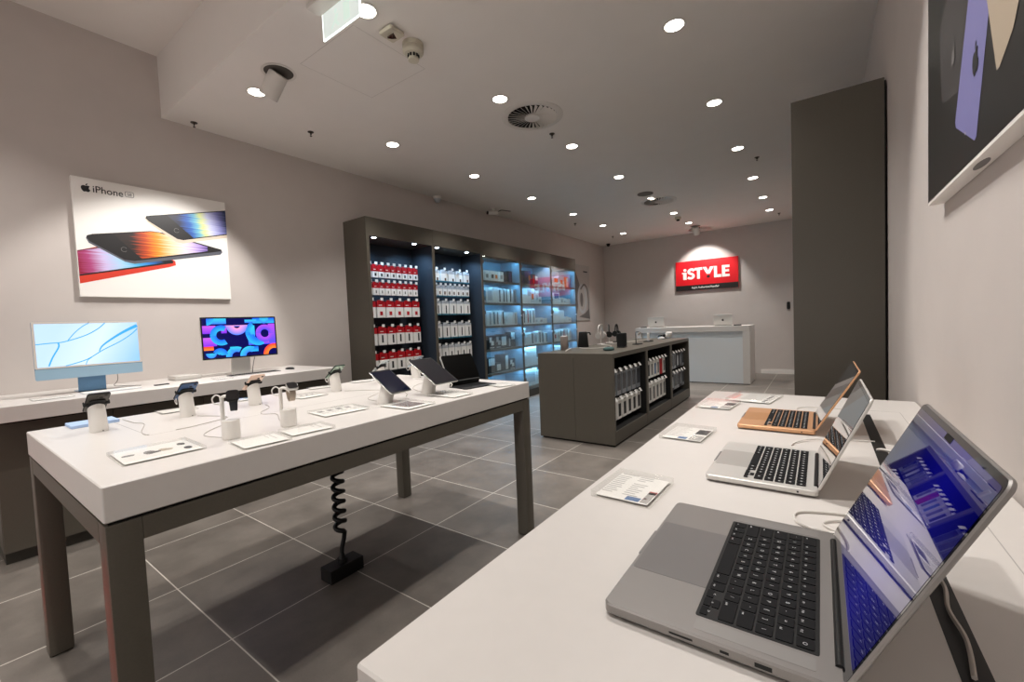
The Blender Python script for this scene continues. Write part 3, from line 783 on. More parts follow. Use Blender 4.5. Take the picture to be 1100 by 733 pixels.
# ------------------------------------------------------------------ phones, watches, tablets on the left table
def phone_stand(label, loc):
    t = thing('phone_stand', label, 'phone stand', loc, group='white phone stands')
    n = 28; k = B(); vs = []
    tilt = math.tan(R(34))
    H = .0945
    for z in (0, .004):
        for (x, y) in ell(0, 0, .036, .03, n): vs.append((x+.014, y, z))
    for (x, y) in ell(0, 0, .034, .0275, n): vs.append((x-.004, y, H+x*tilt*.9))
    fs = [(r*n+i, r*n+(i+1) % n, (r+1)*n+(i+1) % n, (r+1)*n+i) for r in range(2) for i in range(n)]
    fs += [tuple(range(n-1, -1, -1)), tuple(2*n+i for i in range(n))]
    k.add(vs, fs); obj('tube', k, 'white', t, 45)
    k = B(); k.cyl((.0475, .006, .004), .0025, .004, 'x', 10); obj('screw', k, 'metal_grey', t)
    return t
def phone(label, loc, back, edge, tilt=34, cable_ring=True, bump=1):
    t = thing('smartphone', label, 'phone', loc, group='phones on white stands')
    s_, c_ = math.sin(R(tilt)), math.cos(R(tilt))
    # local: u along width (Y), v up the slope (towards +X and up), w out of the back (down, +X)
    def X(u, v, w): return (v*c_+w*s_, u, v*s_-w*c_)
    W, L, T = .0715, .1467, .0077
    k = B(); k.prism(rrect(0, 0, W, L, .0105, 5), 0, T, ch=.0018, xf=X); obj('body', k, edge, t, 35)
    k = B(); k.prism(rrect(0, 0, W-.004, L-.004, .0095, 5), T, T+.0003, xf=X); obj('back_glass', k, back, t)
    k = B(); k.prism(rrect(0, 0, W-.005, L-.005, .009, 5), -.0003, 0, xf=X); obj('screen', k, 'screen_off', t)
    k = B(); k.prism(rrect(.015, .052, .032, .034, .008, 4), T+.0003, T+.0018, xf=X); cb = obj('camera_bump', k, back, t, 40)
    k = B()
    for (a, c) in ((.008, .044), (.022, .06)) if bump == 1 else ((.008, .044), (.008, .06), (.022, .052)):
        tmp = ell(a, c, .006, .006, 14); k.prism(tmp, T+.0018, T+.0032, xf=X)
    obj('camera_lens', k, 'black', cb, 40)
    # security bracket gripping the back
    k = B(); k.prism(rrect(0, .0, .05, .058, .008, 4), T+.0003, T+.006, xf=X)
    for s in (-1, 1):
        k.box(0, 0, 0, 0, 0, 0) if False else None
        k.prism(rrect(s*(W/2-.006), -.005, .02, .012, .004, 3), T+.0003, T+.005, xf=X)
        k.prism(rrect(s*(W/2+.003), -.005, .005, .012, .002, 3), -.002, T+.005, xf=X)
    obj('security_clamp', k, 'softblack', t, 40)
    if cable_ring:
        k = B(); k.tube([X(-.024, -L/2+.002, .004), X(-.026, -L/2-.012, .006), X(-.024, -L/2-.012, .024), X(-.027, -L/2+.008, .03), X(-.031, -L/2+.024, .014)], .0022, 6, smooth=6); obj('charge_lead', k, 'white', t, 60)
    return t
PH = [(.43, 'graphite', 'phone_graphite', 'softblack', 0), (.741, 'blue', 'phone_blue', 'strap_navy', 1), (1.042, 'blush pink', 'phone_pink', 'phone_pink', 0),
      (1.515, 'green', 'phone_green', 'phone_dkgreen', 1), (1.86, 'silver', 'phone_silver', 'alu', 1), (2.165, 'pale blue', 'phone_sky', 'alu', 1)]
for y, nm, bk, ed, ring in PH:
    st = phone_stand(f'white oval stand under the {nm} phone', (-2.462, y, .9703))
    phone(f'{nm} smartphone tilted on its white oval stand', (-2.455, y, .97+.124), bk, ed, cable_ring=bool(ring))

def watch(stand_label, watch_label, loc, strap, case, ang, twist, el):
    t = thing('watch_stand', stand_label, 'watch stand', loc, ang, 'white watch stands')
    k = B(); prof = [(.0395, 0), (.041, .003), (.0405, .068), (.038, .071), (0, .071)]
    # D-shaped block: flat at the post side
    out = [(.029*math.cos(R(a)), .029*math.sin(R(a))) for a in range(-135, 136, 10)]
    k.prism(out, .003, .071, ch=.002); k.prism([(x*.96, y*.96) for x, y in out], 0, .003); obj('base', k, 'white', t, 40)
    k = B(); k.prism(rrect(-.0275, 0, .011, .014, .004, 3), .0, .156, ch=.001); obj('post', k, 'white', t, 40)
    k = B(); k.tube([(-.028, 0, .151), (-.016, 0, .156), (.0, 0, .151), (.016, 0, .134)], .0055, 10, smooth=5); obj('arm', k, 'white', t, 50)
    k = B(); k.tube([(-.029, -.002, .152), (-.042, -.006, .162), (-.056, -.008, .15), (-.053, -.006, .132), (-.035, -.003, .127)], .0026, 8, smooth=6); obj('charge_lead', k, 'white', t, 60)
    w = thing('smartwatch', watch_label, 'smartwatch', (loc[0], loc[1], loc[2]), ang, 'watches on white stands')
    # strap loop hung on the arm: its axis runs with the arm (local x), the case on the outer upper face
    k = B(); n = 36; wd = .023
    c = Vector((.015, 0, .136)); a_, b_ = .026, .0345
    rot = Matrix.Rotation(twist, 3, 'Z')
    def W3(x, y, z): v = rot @ Vector((x, y, 0)); return (c.x+v.x, c.y+v.y, c.z+z)
    vs = []
    for i in range(n):
        a = 2*PI*i/n
        for (rr, xx) in ((1, -1), (1, 1), (.9, 1), (.9, -1)):
            vs.append(W3(xx*wd/2*(1 if math.sin(a) > -.3 else .9), a_*rr*math.cos(a), b_*rr*math.sin(a)))
    fs = []
    for i in range(n):
        j = (i+1) % n
        for q in range(4): fs.append((i*4+q, i*4+(q+1) % 4, j*4+(q+1) % 4, j*4+q))
    k.add(vs, fs); obj('strap', k, strap, w, 40)
    ca, sa = math.cos(R(el)), math.sin(R(el))
    def X(u_, v, h): return W3(u_, -(.0145+.0085*ca)-h*ca+v*sa, .016+.009*sa+h*sa+v*ca)
    k = B(); k.prism(rrect(0, 0, .04, .047, .011, 5), -.003, .008, ch=.003, xf=X); obj('case', k, case, w, 40)
    k = B(); k.prism(rrect(0, 0, .036, .042, .009, 5), .008, .0087, xf=X); obj('screen', k, 'screen_off', w)
    k = B(); k.tube([X(.0195, .008, .003), X(.023, .008, .003)], .0035, 10); obj('crown', k, case, w)
    return t
watch('white watch stand carrying the dark watch', 'dark navy smartwatch hanging on its white stand', (-1.745, .655, .9703), 'strap_navy', 'softblack', .62, .5, 40)
watch('white watch stand carrying the beige watch', 'smartwatch with a beige strap on its white stand', (-1.742, .862, .9703), 'strap_beige', 'alu', .62, .75, 62)

def tablet(label, ctr, tilt, yaw, W, L, screen, group='tablets on white stands'):
    t = thing('tablet', label, 'tablet', ctr, yaw, group)
    s_, c_ = math.sin(R(tilt)), math.cos(R(tilt))
    def X(u, v, w): return (-v*c_-w*s_*-1 if False else -v*c_+w*s_, u, v*s_+w*c_)   # v up the slope (away, -X), w out of the screen
    k = B(); k.prism(rrect(0, 0, W, L, .011, 5), -.0065, 0, ch=.0015, xf=X); obj('body', k, 'alu', t, 35)
    k = B(); k.prism(rrect(0, 0, W-.003, L-.003, .0095, 5), 0, .0003, xf=X); obj('bezel', k, 'softblack', t)
    k = B(); k.prism(rrect(0, 0, W-.016, L-.018, .005, 4), .0003, .0005, xf=X); obj('screen', k, screen, t)
    k = B(); k.tube([X(.02, -L/2-.002, -.003), X(.024, -L/2-.016, -.006), X(.026, -L/2-.012, -.022)], .003, 8, smooth=5); obj('charge_lead', k, 'white', t, 60)
    return t, X
def tablet_stand(label, base, ctr, tilt, drop=.0095):
    t = thing('tablet_stand', label, 'tablet stand', base, 0, 'white tablet stands')
    n = 28; k = B(); vs = []
    s_, c_ = math.sin(R(tilt)), math.cos(R(tilt))
    # top ellipse on the tablet's back plane around ctr
    nx, nz = s_, c_
    o = Vector((ctr[0]-base[0], ctr[1]-base[1], ctr[2]-base[2])) - Vector((nx, 0, nz))*drop
    for z in (0, .003):
        for (x, y) in ell(0, 0, .042, .036, n): vs.append((x, y, z))
    for (x, y) in ell(0, 0, .042, .034, n):
        vs.append((o.x-x*c_*-1 if False else o.x+x*c_, o.y+y, o.z-x*s_))
    fs = [(r*n+i, r*n+(i+1) % n, (r+1)*n+(i+1) % n, (r+1)*n+i) for r in range(2) for i in range(n)]
    fs += [tuple(range(n-1, -1, -1)), tuple(2*n+i for i in range(n))]
    k.add(vs, fs); obj('tube', k, 'white', t, 45)
tablet_stand('white slanted stand under the small tablet', (-1.80, 1.375, .9703), (-1.79, 1.405, 1.078), 32)
tablet('small tablet with a dark navy screen tilted on a white stand', (-1.784, 1.405, 1.078), 32, .02, .135, .195, 'screen_ipad')
tablet_stand('white slanted stand under the large grey-screened tablet', (-1.80, 1.672, .9703), (-1.78, 1.69, 1.098), 31)
tablet('large tablet with a blank grey screen tilted on a white stand', (-1.767, 1.688, 1.10), 31, 0, .1785, .2476, 'screen_ipad_grey')
# tablet on its keyboard cover
t = thing('tablet', 'black-screened tablet standing in a black keyboard cover at the table end', 'tablet', (-1.80, 2.0, .9703), R(-9))
W = .2476
k = B(); k.prism(rrect(.06, 0, .17, W, .012, 5), 0, .0055, ch=.001); kc = obj('keyboard_cover', k, 'softblack', t, 40)
k = B()
for i in range(5):
    for j in range(13): k.prism(rrect(.005+i*.0185, -.108+j*.018, .0155, .0152, .002, 2), .0055, .0066)
obj('keys', k, 'key', kc)
k = B(); k.prism(rrect(.118, 0, .045, .09, .003, 3), .0055, .0058); obj('trackpad', k, mat('dark_trackpad', '#333336', .3), kc)
tl = R(62); s_, c_ = math.sin(tl), math.cos(tl)
def XT(u, v, w): return (-.012-v*c_+w*s_, u, .03+v*s_+w*c_)
k = B(); k.prism(rrect(0, .092, W, .1785, .011, 5), -.0065, 0, ch=.0015, xf=XT); bd = obj('body', k, 'alu', t, 35)
k = B(); k.prism(rrect(0, .092, W-.002, .1765, .01, 5), 0, .0004, xf=XT); obj('screen', k, mat('black_display', '#020202', .25, spec=.3), t)
k = B(); k.prism(rrect(0, .092, W+.002, .18, .011, 5), -.0095, -.0066, xf=XT); obj('back_cover', k, 'alu_shell', t, 35)
k = B(); k.add([(-.02, -W/2+.01, .0055), (-.02, W/2-.01, .0055), (-.006, W/2-.01, .034), (-.006, -W/2+.01, .034), (-.028, -W/2+.01, .0055), (-.028, W/2-.01, .0055), (-.016, W/2-.01, .038), (-.016, -W/2+.01, .038)], [(0,1,2,3), (7,6,5,4), (0,4,5,1), (3,2,6,7), (1,5,6,2), (0,3,7,4)]); obj('hinge', k, 'softblack', t)

TR = 'acrylic trays on the long table'
def tray(label, c, style, th=.012): return info_holder(label, c, .97, style, 'display tray', TR, th)
tray('acrylic tray of watch straps at the near corner of the long table', [(-1.89, .343), (-1.675, .338), (-1.675, .55), (-1.895, .56)], 'bands')
tray('clear acrylic tray in front of the dark watch', [(-1.668, .613), (-1.513, .603), (-1.52, .755), (-1.669, .772)], 'lines')
tray('clear acrylic tray in front of the beige watch', [(-1.66, .785), (-1.53, .765), (-1.54, .935), (-1.67, .945)], 'lines')
tray('acrylic tray with a row of small pictures before the small tablet', [(-1.925, 1.035), (-1.737, 1.017), (-1.735, 1.235), (-1.905, 1.255)], 'icons')
tray('acrylic tray with a printed card under the small tablet', [(-1.74, 1.289), (-1.515, 1.284), (-1.53, 1.465), (-1.735, 1.455)], 'photo')
tray('acrylic tray under the large grey tablet', [(-1.75, 1.605), (-1.544, 1.614), (-1.528, 1.75), (-1.74, 1.758)], 'lines')
tray('small pale card tray right of the keyboard cover', [(-1.635, 2.02), (-1.512, 1.985), (-1.525, 2.11), (-1.645, 2.15)], 'lines', .006)
tray('acrylic tray with pictures behind the beige watch', [(-2.475, 1.235), (-2.347, 1.241), (-2.345, 1.392), (-2.54, 1.40)], 'icons')
tray('thin tray behind the blue phone', [(-2.745, .69), (-2.609, .685), (-2.625, .84), (-2.74, .845)], 'lines', .008)
tray('thin tray behind the blush pink phone', [(-2.74, 1.04), (-2.64, 1.045), (-2.645, 1.11), (-2.74, 1.11)], 'lines', .008)
tray('thin tray behind the green phone', [(-2.745, 1.49), (-2.65, 1.465), (-2.645, 1.61), (-2.74, 1.63)], 'lines', .008)
tray('thin tray behind the silver phone', [(-2.745, 1.802), (-2.625, 1.77), (-2.64, 1.93), (-2.745, 1.95)], 'lines', .008)
k = B(); k.prism(rrect(0, 0, .135, .158, .004, 3), 0, .013, ch=.001); o = obj('price_card', k, 'blue_card', None, 40); o.location = (-2.683, .452, .9704); tag(o, 'light blue card block behind the graphite phone', 'card')
zc = .972
cable([(-2.66, .55, zc), (-2.5, .555, zc), (-2.42, .57, zc), (-2.25, .52, zc), (-2.16, .505, zc), (-2.13, .515, zc)], 'thin grey cable from the graphite phone to the table hatch', .0014, 'cable_grey')
cable([(-2.39, .76, zc), (-2.3, .80, zc), (-2.22, .82, zc), (-2.18, .78, zc), (-2.135, .66, zc), (-2.13, .60, zc)], 'thin grey cable running from the blue phone stand', .0013, 'cable_grey')
cable([(-1.79, .64, zc), (-1.9, .62, zc), (-2.0, .69, zc), (-2.08, .80, zc), (-2.13, .82, zc)], 'thin grey cable behind the dark watch stand', .0013, 'cable_grey')
cable([(-2.38, 1.06, zc), (-2.27, 1.03, zc), (-2.18, .95, zc), (-2.11, .93, zc), (-2.05, .96, zc), (-1.9, .90, zc), (-1.785, .87, zc)], 'thin grey cable between the blush phone and beige watch', .0013, 'cable_grey')
cable([(-2.385, 1.53, zc), (-2.25, 1.62, zc), (-2.14, 1.62, zc), (-2.0, 1.42, zc), (-1.87, 1.38, zc)], 'thin grey cable near the small tablet stand', .0013, 'cable_grey')
cable([(-2.39, 2.1, zc), (-2.2, 2.05, zc), (-2.14, 1.9, zc), (-2.05, 1.78, zc), (-1.95, 1.72, zc), (-1.86, 1.69, zc)], 'thin grey cable near the large tablet stand', .0013, 'cable_grey')

# coiled cable from the table down to a floor socket box
t = thing('floor_socket_box', 'black floor socket box fed by a coiled cable under the long table', 'socket box', (-2.16, 1.31, 0), R(0))
k = B(); k.prism(rrect(0, 0, .1, .2, .004, 2), 0, .072, ch=.003); obj('box', k, 'black', t, 40)
k = B(); k.cyl((0, 0, .072), .026, .02, n=16); k.cyl((0, 0, .092), .018, .026, n=16, r2=.012); obj('cable_gland', k, 'black', t, 40)
k = B(); pts = []
turns = 10; zt, zb = .80, .25
for i in range(turns*16+1):
    a = 2*PI*i/16; f = i/(turns*16)
    pts.append((-2.16+.026*math.cos(a), 1.31+.026*math.sin(a), zt-(zt-zb)*f))
pts = [(-2.16, 1.31, .812)]+pts+[(-2.145, 1.325, .235), (-2.15, 1.322, .20), (-2.158, 1.312, .15), (-2.16, 1.31, .118)]
k.tube(pts, .0125, 8); o = obj('coiled_cable', k, 'black', None, 60); tag(o, 'black coiled cable hanging below the long display table', 'cable')

# ------------------------------------------------------------------ desktop computers on the wall counter
t = thing('desktop_computer', 'pale blue all-in-one computer on the wall counter', 'computer', (-4.2, .731, ct+.0003), R(0))
def XS(tilt, zb, x0=0):
    s_, c_ = math.sin(R(tilt)), math.cos(R(tilt))
    return lambda u, v, w: (x0-v*s_+w*c_, u, zb+v*c_+w*s_)
Xm = XS(1.5, .108)
Wm, Hm = .553, .392
k = B(); k.prism(rrect(0, Hm/2, Wm, Hm, .009, 4), -.0115, 0, ch=.001, xf=Xm); obj('case', k, 'imac_blue_dark', t, 35)
k = B(); k.prism(rrect(0, Hm/2+.037, Wm-.002, Hm-.076, .006, 3), 0, .0006, xf=Xm); obj('bezel', k, 'bezel_white', t)
k = B(); k.prism(rrect(0, .036, Wm-.001, .071, .006, 3), 0, .0006, xf=Xm); obj('chin', k, 'imac_blue', t)
k = B(); sw, sh = Wm-.026, Hm-.102; sb = .086
k.flat([(-sw/2, sb), (sw/2, sb), (sw/2, sb+sh), (-sw/2, sb+sh)], lambda x, y: Xm(x, y, .0009), 0, lambda x, y: ((x+sw/2)/sw, (y-sb)/sh))
k2 = B()
def ribbon(bb, P, w0, xf, mi=0, sm=8):
    Q = []
    for i in range(len(P)-1):
        p0, p1, p2, p3 = [Vector(P[max(0, min(len(P)-1, i+d))]) for d in (-1, 0, 1, 2)]
        for kk in range(sm):
            tt = kk/sm; Q.append(.5*((2*p1)+(p2-p0)*tt+(2*p0-5*p1+4*p2-p3)*tt*tt+(3*p1-p0-3*p2+p3)*tt**3))
    Q.append(Vector(P[-1]))
    L, Rr = [], []
    for i, q in enumerate(Q):
        d = (Q[min(i+1, len(Q)-1)]-Q[max(i-1, 0)]).normalized(); nrm = Vector((-d.y, d.x))
        ww = w0[0]+(w0[1]-w0[0])*i/(len(Q)-1) if isinstance(w0, tuple) else w0
        L.append(q+nrm*ww/2); Rr.append(q-nrm*ww/2)
    for i in range(len(Q)-1):
        bb.add([xf(*Rr[i]), xf(*Rr[i+1]), xf(*L[i+1]), xf(*L[i])], [(0, 1, 2, 3)], mi)
fx = lambda p: [((a-.5)*sw, sb+c*sh) for a, c in p]
xs_ = lambda x, y: Xm(x, y, .0011)
for P, ww in (([(0, .53), (.12, .55), (.25, .57), (.45, .7), (.58, .85), (.66, 1)], .006), ([(.29, .6), (.36, .78), (.44, .93), (.5, 1)], .005),
              ([(.2, .55), (.2, .45), (.14, .22), (.1, .02)], .008), ([(.25, .0), (.45, .12), (.62, .33), (.8, .52), (.93, .7), (1, .84)], .006),
              ([(.58, .3), (.62, .44), (.75, .64), (.88, .8), (1, .92)], (.005, .022)), ([(.44, .0), (.46, .1), (.5, .16)], .004)):
    ribbon(k, fx(P), ww, xs_, 1)
obj('screen', k, ['imac_screen', 'imac_line'], t)
k = B(); k.box(-.075, -.04, -.0725, .0725, .0, .004); k.box(-.2, -.04, -.0725, .0725, 0, .004); k.add([(-.048, -.0725, .004), (-.048, .0725, .004), (-.03, .0725, .2), (-.03, -.0725, .2), (-.056, -.0725, .004), (-.056, .0725, .004), (-.038, .0725, .2), (-.038, -.0725, .2)], [(0,1,2,3), (7,6,5,4), (0,4,5,1), (3,2,6,7), (1,5,6,2), (0,3,7,4)]); obj('stand', k, 'imac_blue_dark', t)
k = B(); k.flat(ell(0, Hm-.008, .0025, .0025, 12), lambda x, y: Xm(x, y, .0009)); obj('webcam', k, 'black', t)

t = thing('monitor', 'silver wide monitor with a colourful ribbon wallpaper on the wall counter', 'monitor', (-4.29, 1.745, ct+.0003), 0)
Wm, Hm = .628, .372
Xd = XS(1.5, .148)
k = B(); k.prism(rrect(0, Hm/2, Wm, Hm, .007, 4), -.019, 0, ch=.001, xf=Xd); obj('case', k, 'alu_shell', t, 35)
k = B(); k.prism(rrect(0, Hm/2, Wm-.003, Hm-.003, .006, 3), 0, .0006, xf=Xd); obj('bezel', k, 'black', t)
sw, sh = Wm-.028, Hm-.028; sb = .014
k = B()
def pf(P, mi, lay):
    """flat coloured shape in screen units, clipped to the screen"""
    def clip(P, f, ins):
        out = []
        for i in range(len(P)):
            a, c = P[i-1], P[i]
            if ins(c):
                if not ins(a): out.append(f(a, c))
                out.append(c)
            elif ins(a): out.append(f(a, c))
        return out
    for ax, lim, sg in ((0, 0, 1), (0, 1.777, -1), (1, 0, 1), (1, 1, -1)):
        if not P: return
        ins = lambda p, ax=ax, lim=lim, sg=sg: (p[ax]-lim)*sg >= -1e-9
        f = lambda a, c, ax=ax, lim=lim: tuple(a[j]+(c[j]-a[j])*((lim-a[ax])/(c[ax]-a[ax])) for j in range(2))
        P = clip(P, f, ins)
    if len(P) < 3: return
    ys = [p[1] for p in P]; ya, yb = min(ys), max(ys)
    k.flat(P, lambda x, y: Xd((x/1.777-.5)*sw, sb+y*sh, .0008+lay*.00004), mi, lambda x, y: (1-(y-ya)/max(yb-ya, 1e-6), .5))
pf([(0, 0), (1.777, 0), (1.777, 1), (0, 1)], 0, 0)
def ring(cx, cy, r0, r1, a0, a1, mi, lay):
    P = sector(cx, cy, r0, r1, a0, a1, 28)
    n = 28   # strips keep each piece convex for clipping
    for i in range(n):
        pf([P[i], P[i+1], P[2*n+1-i-1], P[2*n+1-i]], mi, lay)
def block(x0, x1, y0, y1, mi, lay): pf([(x0, y0), (x1, y0), (x1, y1), (x0, y1)], mi, lay)
# colours: 1 blue 2 cyan 3 purple 4 violet 5 pink 6 orange
block(.1, .55, .86, 1, 2, 1); ring(.1, 1.0, .0, .17, 270, 360, 1, 2)
block(0, .3, .62, .82, 4, 1); block(0, .3, .3, .52, 4, 1); block(0, .22, .2, .3, 6, 2)
ring(.52, .56, .0, .0001, 0, 1, 1, 1)
pf(sector(.45, .57, .16, .34, 90, 270, 28)[:29]+[], 1, 2) if False else ring(.42, .57, .12, .26, 60, 300, 1, 3)
block(.42, .55, .62, .82, 4, 2)
ring(.8, .82, .08, .26, 180, 360, 5, 4); block(.54, 1.06, .79, .82, 5, 3)
block(1.06, 1.24, .3, .8, 2, 3); ring(1.32, .62, .2, .32, 120, 260, 1, 4); ring(1.32, .56, .1, .3, 180, 300, 1, 4)
block(1.06, 1.777, .28, .36, 3, 2)
ring(1.5, .58, .11, .24, 0, 360, 3, 5); block(1.6, 1.777, .32, .84, 3, 3)
block(1.2, 1.777, .86, 1, 1, 1); ring(1.5, .97, .0, .12, 0, 360, 2, 3); block(1.0, 1.3, .88, .96, 2, 2)
ring(.16, .12, 0, .12, 180, 360, 2, 3); ring(.36, .06, .02, .18, 0, 150, 1, 3); ring(.75, .0, .12, .26, 60, 180, 2, 3); block(.6, .75, .14, .26, 2, 3)
ring(1.08, 0, .1, .25, 60, 180, 2, 3); block(1.08, 1.3, .1, .24, 1, 3)
ring(1.72, .0, .16, .29, 60, 180, 6, 4); block(1.72, 1.777, .16, .29, 6, 4)
obj('screen', k, ['w_navy', 'w_blue', 'w_cyan', 'w_purple', 'w_violet', 'w_pink', 'w_orange'], t)
k = B(); k.box(-.2, -.045, -.08, .08, 0, .004); k.add([(-.05, -.08, .004), (-.05, .08, .004), (-.03, .08, .25), (-.03, -.08, .25), (-.058, -.08, .004), (-.058, .08, .004), (-.038, .08, .25), (-.038, -.08, .25)], [(0,1,2,3), (7,6,5,4), (0,4,5,1), (3,2,6,7), (1,5,6,2), (0,3,7,4)]); obj('stand', k, 'alu', t)

def keyboard(label, ctr, L, D, kbody, kkey, rz=0):
    t = thing('keyboard', label, 'keyboard', ctr, rz)
    k = B(); k.prism(rrect(0, 0, D, L, .008, 4), 0, .006, ch=.0015); obj('body', k, kbody, t, 40)
    k = B(); nc = int(L/.019)
    for i in range(6):
        for j in range(nc): k.prism(rrect(-D/2+.012+i*(D-.024)/5, -L/2+.013+j*(L-.026)/(nc-1), (D-.024)/5-.003, (L-.026)/(nc-1)-.003, .002, 2), .006, .0075)
    obj('keys', k, kkey, t)
keyboard('slim white keyboard in front of the blue computer', (-4.09, .80, ct+.0003), .31, .125, 'palegrey', 'card')
keyboard('long dark-keyed keyboard in front of the wide monitor', (-4.17, 1.785, ct+.0003), .42, .115, 'space_grey', 'key')
t = thing('computer_mouse', 'dark computer mouse at the far end of the wall counter', 'mouse', (-4.2, 2.12, ct+.0003), R(10))
k = B(); k.lathe([(.026, 0), (.029, .004), (.027, .012), (.018, .019), (0, .0215)], n=24, sx=1, sy=1.0); k.v = [(x*1.95, y*1.0, z) for x, y, z in k.v]; obj('shell', k, 'ink_dark', t, 60)
k = B(); k.prism(rrect(0, 0, .10, .052, .02, 4), 0, .0015); obj('sole', k, 'alu', t)
t = thing('mini_computer', 'flat silver mini computer beside the wide monitor', 'mini computer', (-4.40, 1.33, ct+.0003))
k = B(); k.prism(rrect(0, 0, .197, .197, .03, 6), .003, .036, ch=.002); obj('body', k, 'alu_shell', t, 40)
k = B(); k.cyl((0, 0, 0), .08, .003, n=28); obj('foot', k, 'black', t)
k = B(); k.prism(rrect(0, 0, .05, .09, .01, 4), 0, .006, ch=.001); o = obj('remote_control', k, 'ink_dark', None, 40); o.location = (-4.09, 1.085, ct+.0003); tag(o, 'small dark remote lying between the two computers', 'remote')
def ctray(label, x, y, w, d):
    t = thing('acrylic_sign_holder', label, 'display tray', (x, y, ct+.0003), group='trays on the wall counter')
    k = B(); k.prism(rrect(0, 0, w, d, .004, 3), 0, .01, ch=.001); obj('acrylic_block', k, 'acrylic', t, 40)
    k = B(); k.box(-w/2+.008, w/2-.008, -d/2+.008, d/2-.008, .003, .0036)
    for i in range(5): k.box(-w/2+.015+i*.022, -w/2+.019+i*.022, -d/2+.015, d/2-.02, .0036, .0038, 1)
    obj('info_card', k, ['card', 'ink'], t)
ctray('clear tray lying left of the white keyboard', -4.02, .5, .13, .19)
ctray('clear tray lying before the mini computer', -4.02, 1.47, .13, .12)
cable([(-4.26, .87, ct+.14), (-4.3, .88, ct+.06), (-4.36, .87, ct+.012), (-4.33, .93, ct+.005), (-4.2, .99, ct+.005)], 'thin dark cable drooping behind the blue computer', .002, 'metal_grey')
cable([(-4.30, 1.85, ct+.145), (-4.27, 1.82, ct+.07), (-4.245, 1.80, ct+.01), (-4.24, 1.795, ct+.004)], 'black security cable hanging from the wide monitor', .003, 'softblack')

# ------------------------------------------------------------------ posters and sign
XP = -4.67
def PX(y, z, d=0): return (XP+.0008+d, y, z)
t = thing('wall_poster', 'white poster of three smartphones with streaked screens on the left wall', 'poster')
k = B(); k.box(XL+.002, XP, .778, 1.832, 1.692, 2.622); obj('board', k, 'poster_white', t)
k = B(); xf = lambda y, z: PX(y, z)
# printed shapes are given as fractions across/up, laid out on the board's face
def P2(pts): return pts
def phone_print(body, edge_mi, black, screen, scr_mi, lay, uv0, uv1, home):
    z = lay*.0004
    k.flat(body, lambda y, zz: PX(y, zz, z), edge_mi)
    k.flat(black, lambda y, zz: PX(y, zz, z+.0001), 1)
    a = Vector(uv0); d = Vector(uv1)-a
    k.flat(screen, lambda y, zz: PX(y, zz, z+.0002), scr_mi, lambda y, zz: ((Vector((y, zz))-a).dot(d)/d.length_squared, zz*3))
    if home: k.flat(sector(home[0], home[1], .017, .02, 30, 330, 16), lambda y, zz: PX(y, zz, z+.0003), 7)
# red phone (lowest), dark phone, pale phone on top
phone_print([(.781, 2.048), (.9, 2.09), (1.36, 2.045), (1.403, 2.02), (1.406, 1.985), (1.36, 1.965), (.782, 1.792)][::-1], 2,
            [(.781, 2.048), (.9, 2.085), (1.35, 2.045), (1.392, 2.018), (1.385, 2.0), (.782, 1.85)][::-1],
            [(.782, 2.044), (.9, 2.078), (1.22, 2.05), (1.33, 2.0), (1.27, 1.985), (.783, 1.862)][::-1], 6, 1, (.78, 1.9), (1.36, 2.02), None)
phone_print([(.836, 2.15), (.842, 2.172), (.87, 2.185), (1.24, 2.262), (1.32, 2.262), (1.775, 2.165), (1.783, 2.14), (1.765, 2.115), (1.12, 1.972), (1.06, 1.985), (.85, 2.115)][::-1], 3,
            [(.84, 2.158), (.848, 2.175), (.875, 2.187), (1.24, 2.263), (1.3, 2.263), (1.77, 2.165), (1.772, 2.148), (1.12, 1.995), (1.06, 2.0), (.855, 2.128)][::-1],
            [(1.0, 2.203), (1.24, 2.257), (1.3, 2.257), (1.66, 2.178), (1.66, 2.135), (1.17, 2.02)][::-1], 4, 2, (1.02, 2.11), (1.68, 2.16), (1.06, 2.085))
phone_print([(1.212, 2.362), (1.218, 2.385), (1.245, 2.395), (1.832, 2.545), (1.832, 2.285), (1.47, 2.185), (1.42, 2.192), (1.23, 2.335)][::-1], 8,
            [(1.216, 2.368), (1.222, 2.387), (1.25, 2.396), (1.832, 2.545), (1.832, 2.312), (1.475, 2.215), (1.43, 2.22), (1.236, 2.345)][::-1],
            [(1.37, 2.418), (1.832, 2.537), (1.832, 2.322), (1.555, 2.245)][::-1], 5, 3, (1.36, 2.33), (1.84, 2.43), (1.43, 2.295))
obj('artwork', k, ['poster_white', 'print_black', 'red_phone', 'phone_grey_edge', 'scr_a', 'scr_b', 'scr_c', 'mid_grey_print', 'phone_cream_edge'], t)
k = B(); apple(k, .066, lambda x, y: PX(.858+x, 2.545+y))
k.text('iPhone', .075, lambda x, y: PX(.896+x, 2.518+y), bold=.0006, width=.182)
o_ = rrect(1.122, 2.545, .058, .046, .013, 4); i_ = rrect(1.122, 2.545, .052, .040, .010, 4)
for i in range(len(o_)):
    j = (i+1) % len(o_); k.add([PX(*o_[i]), PX(*o_[j]), PX(*i_[j]), PX(*i_[i])], [(0, 1, 2, 3)])
k.text('SE', .03, lambda x, y: PX(1.107+x, 2.534+y), width=.03)
obj('lettering', k, 'ink_dark', t)

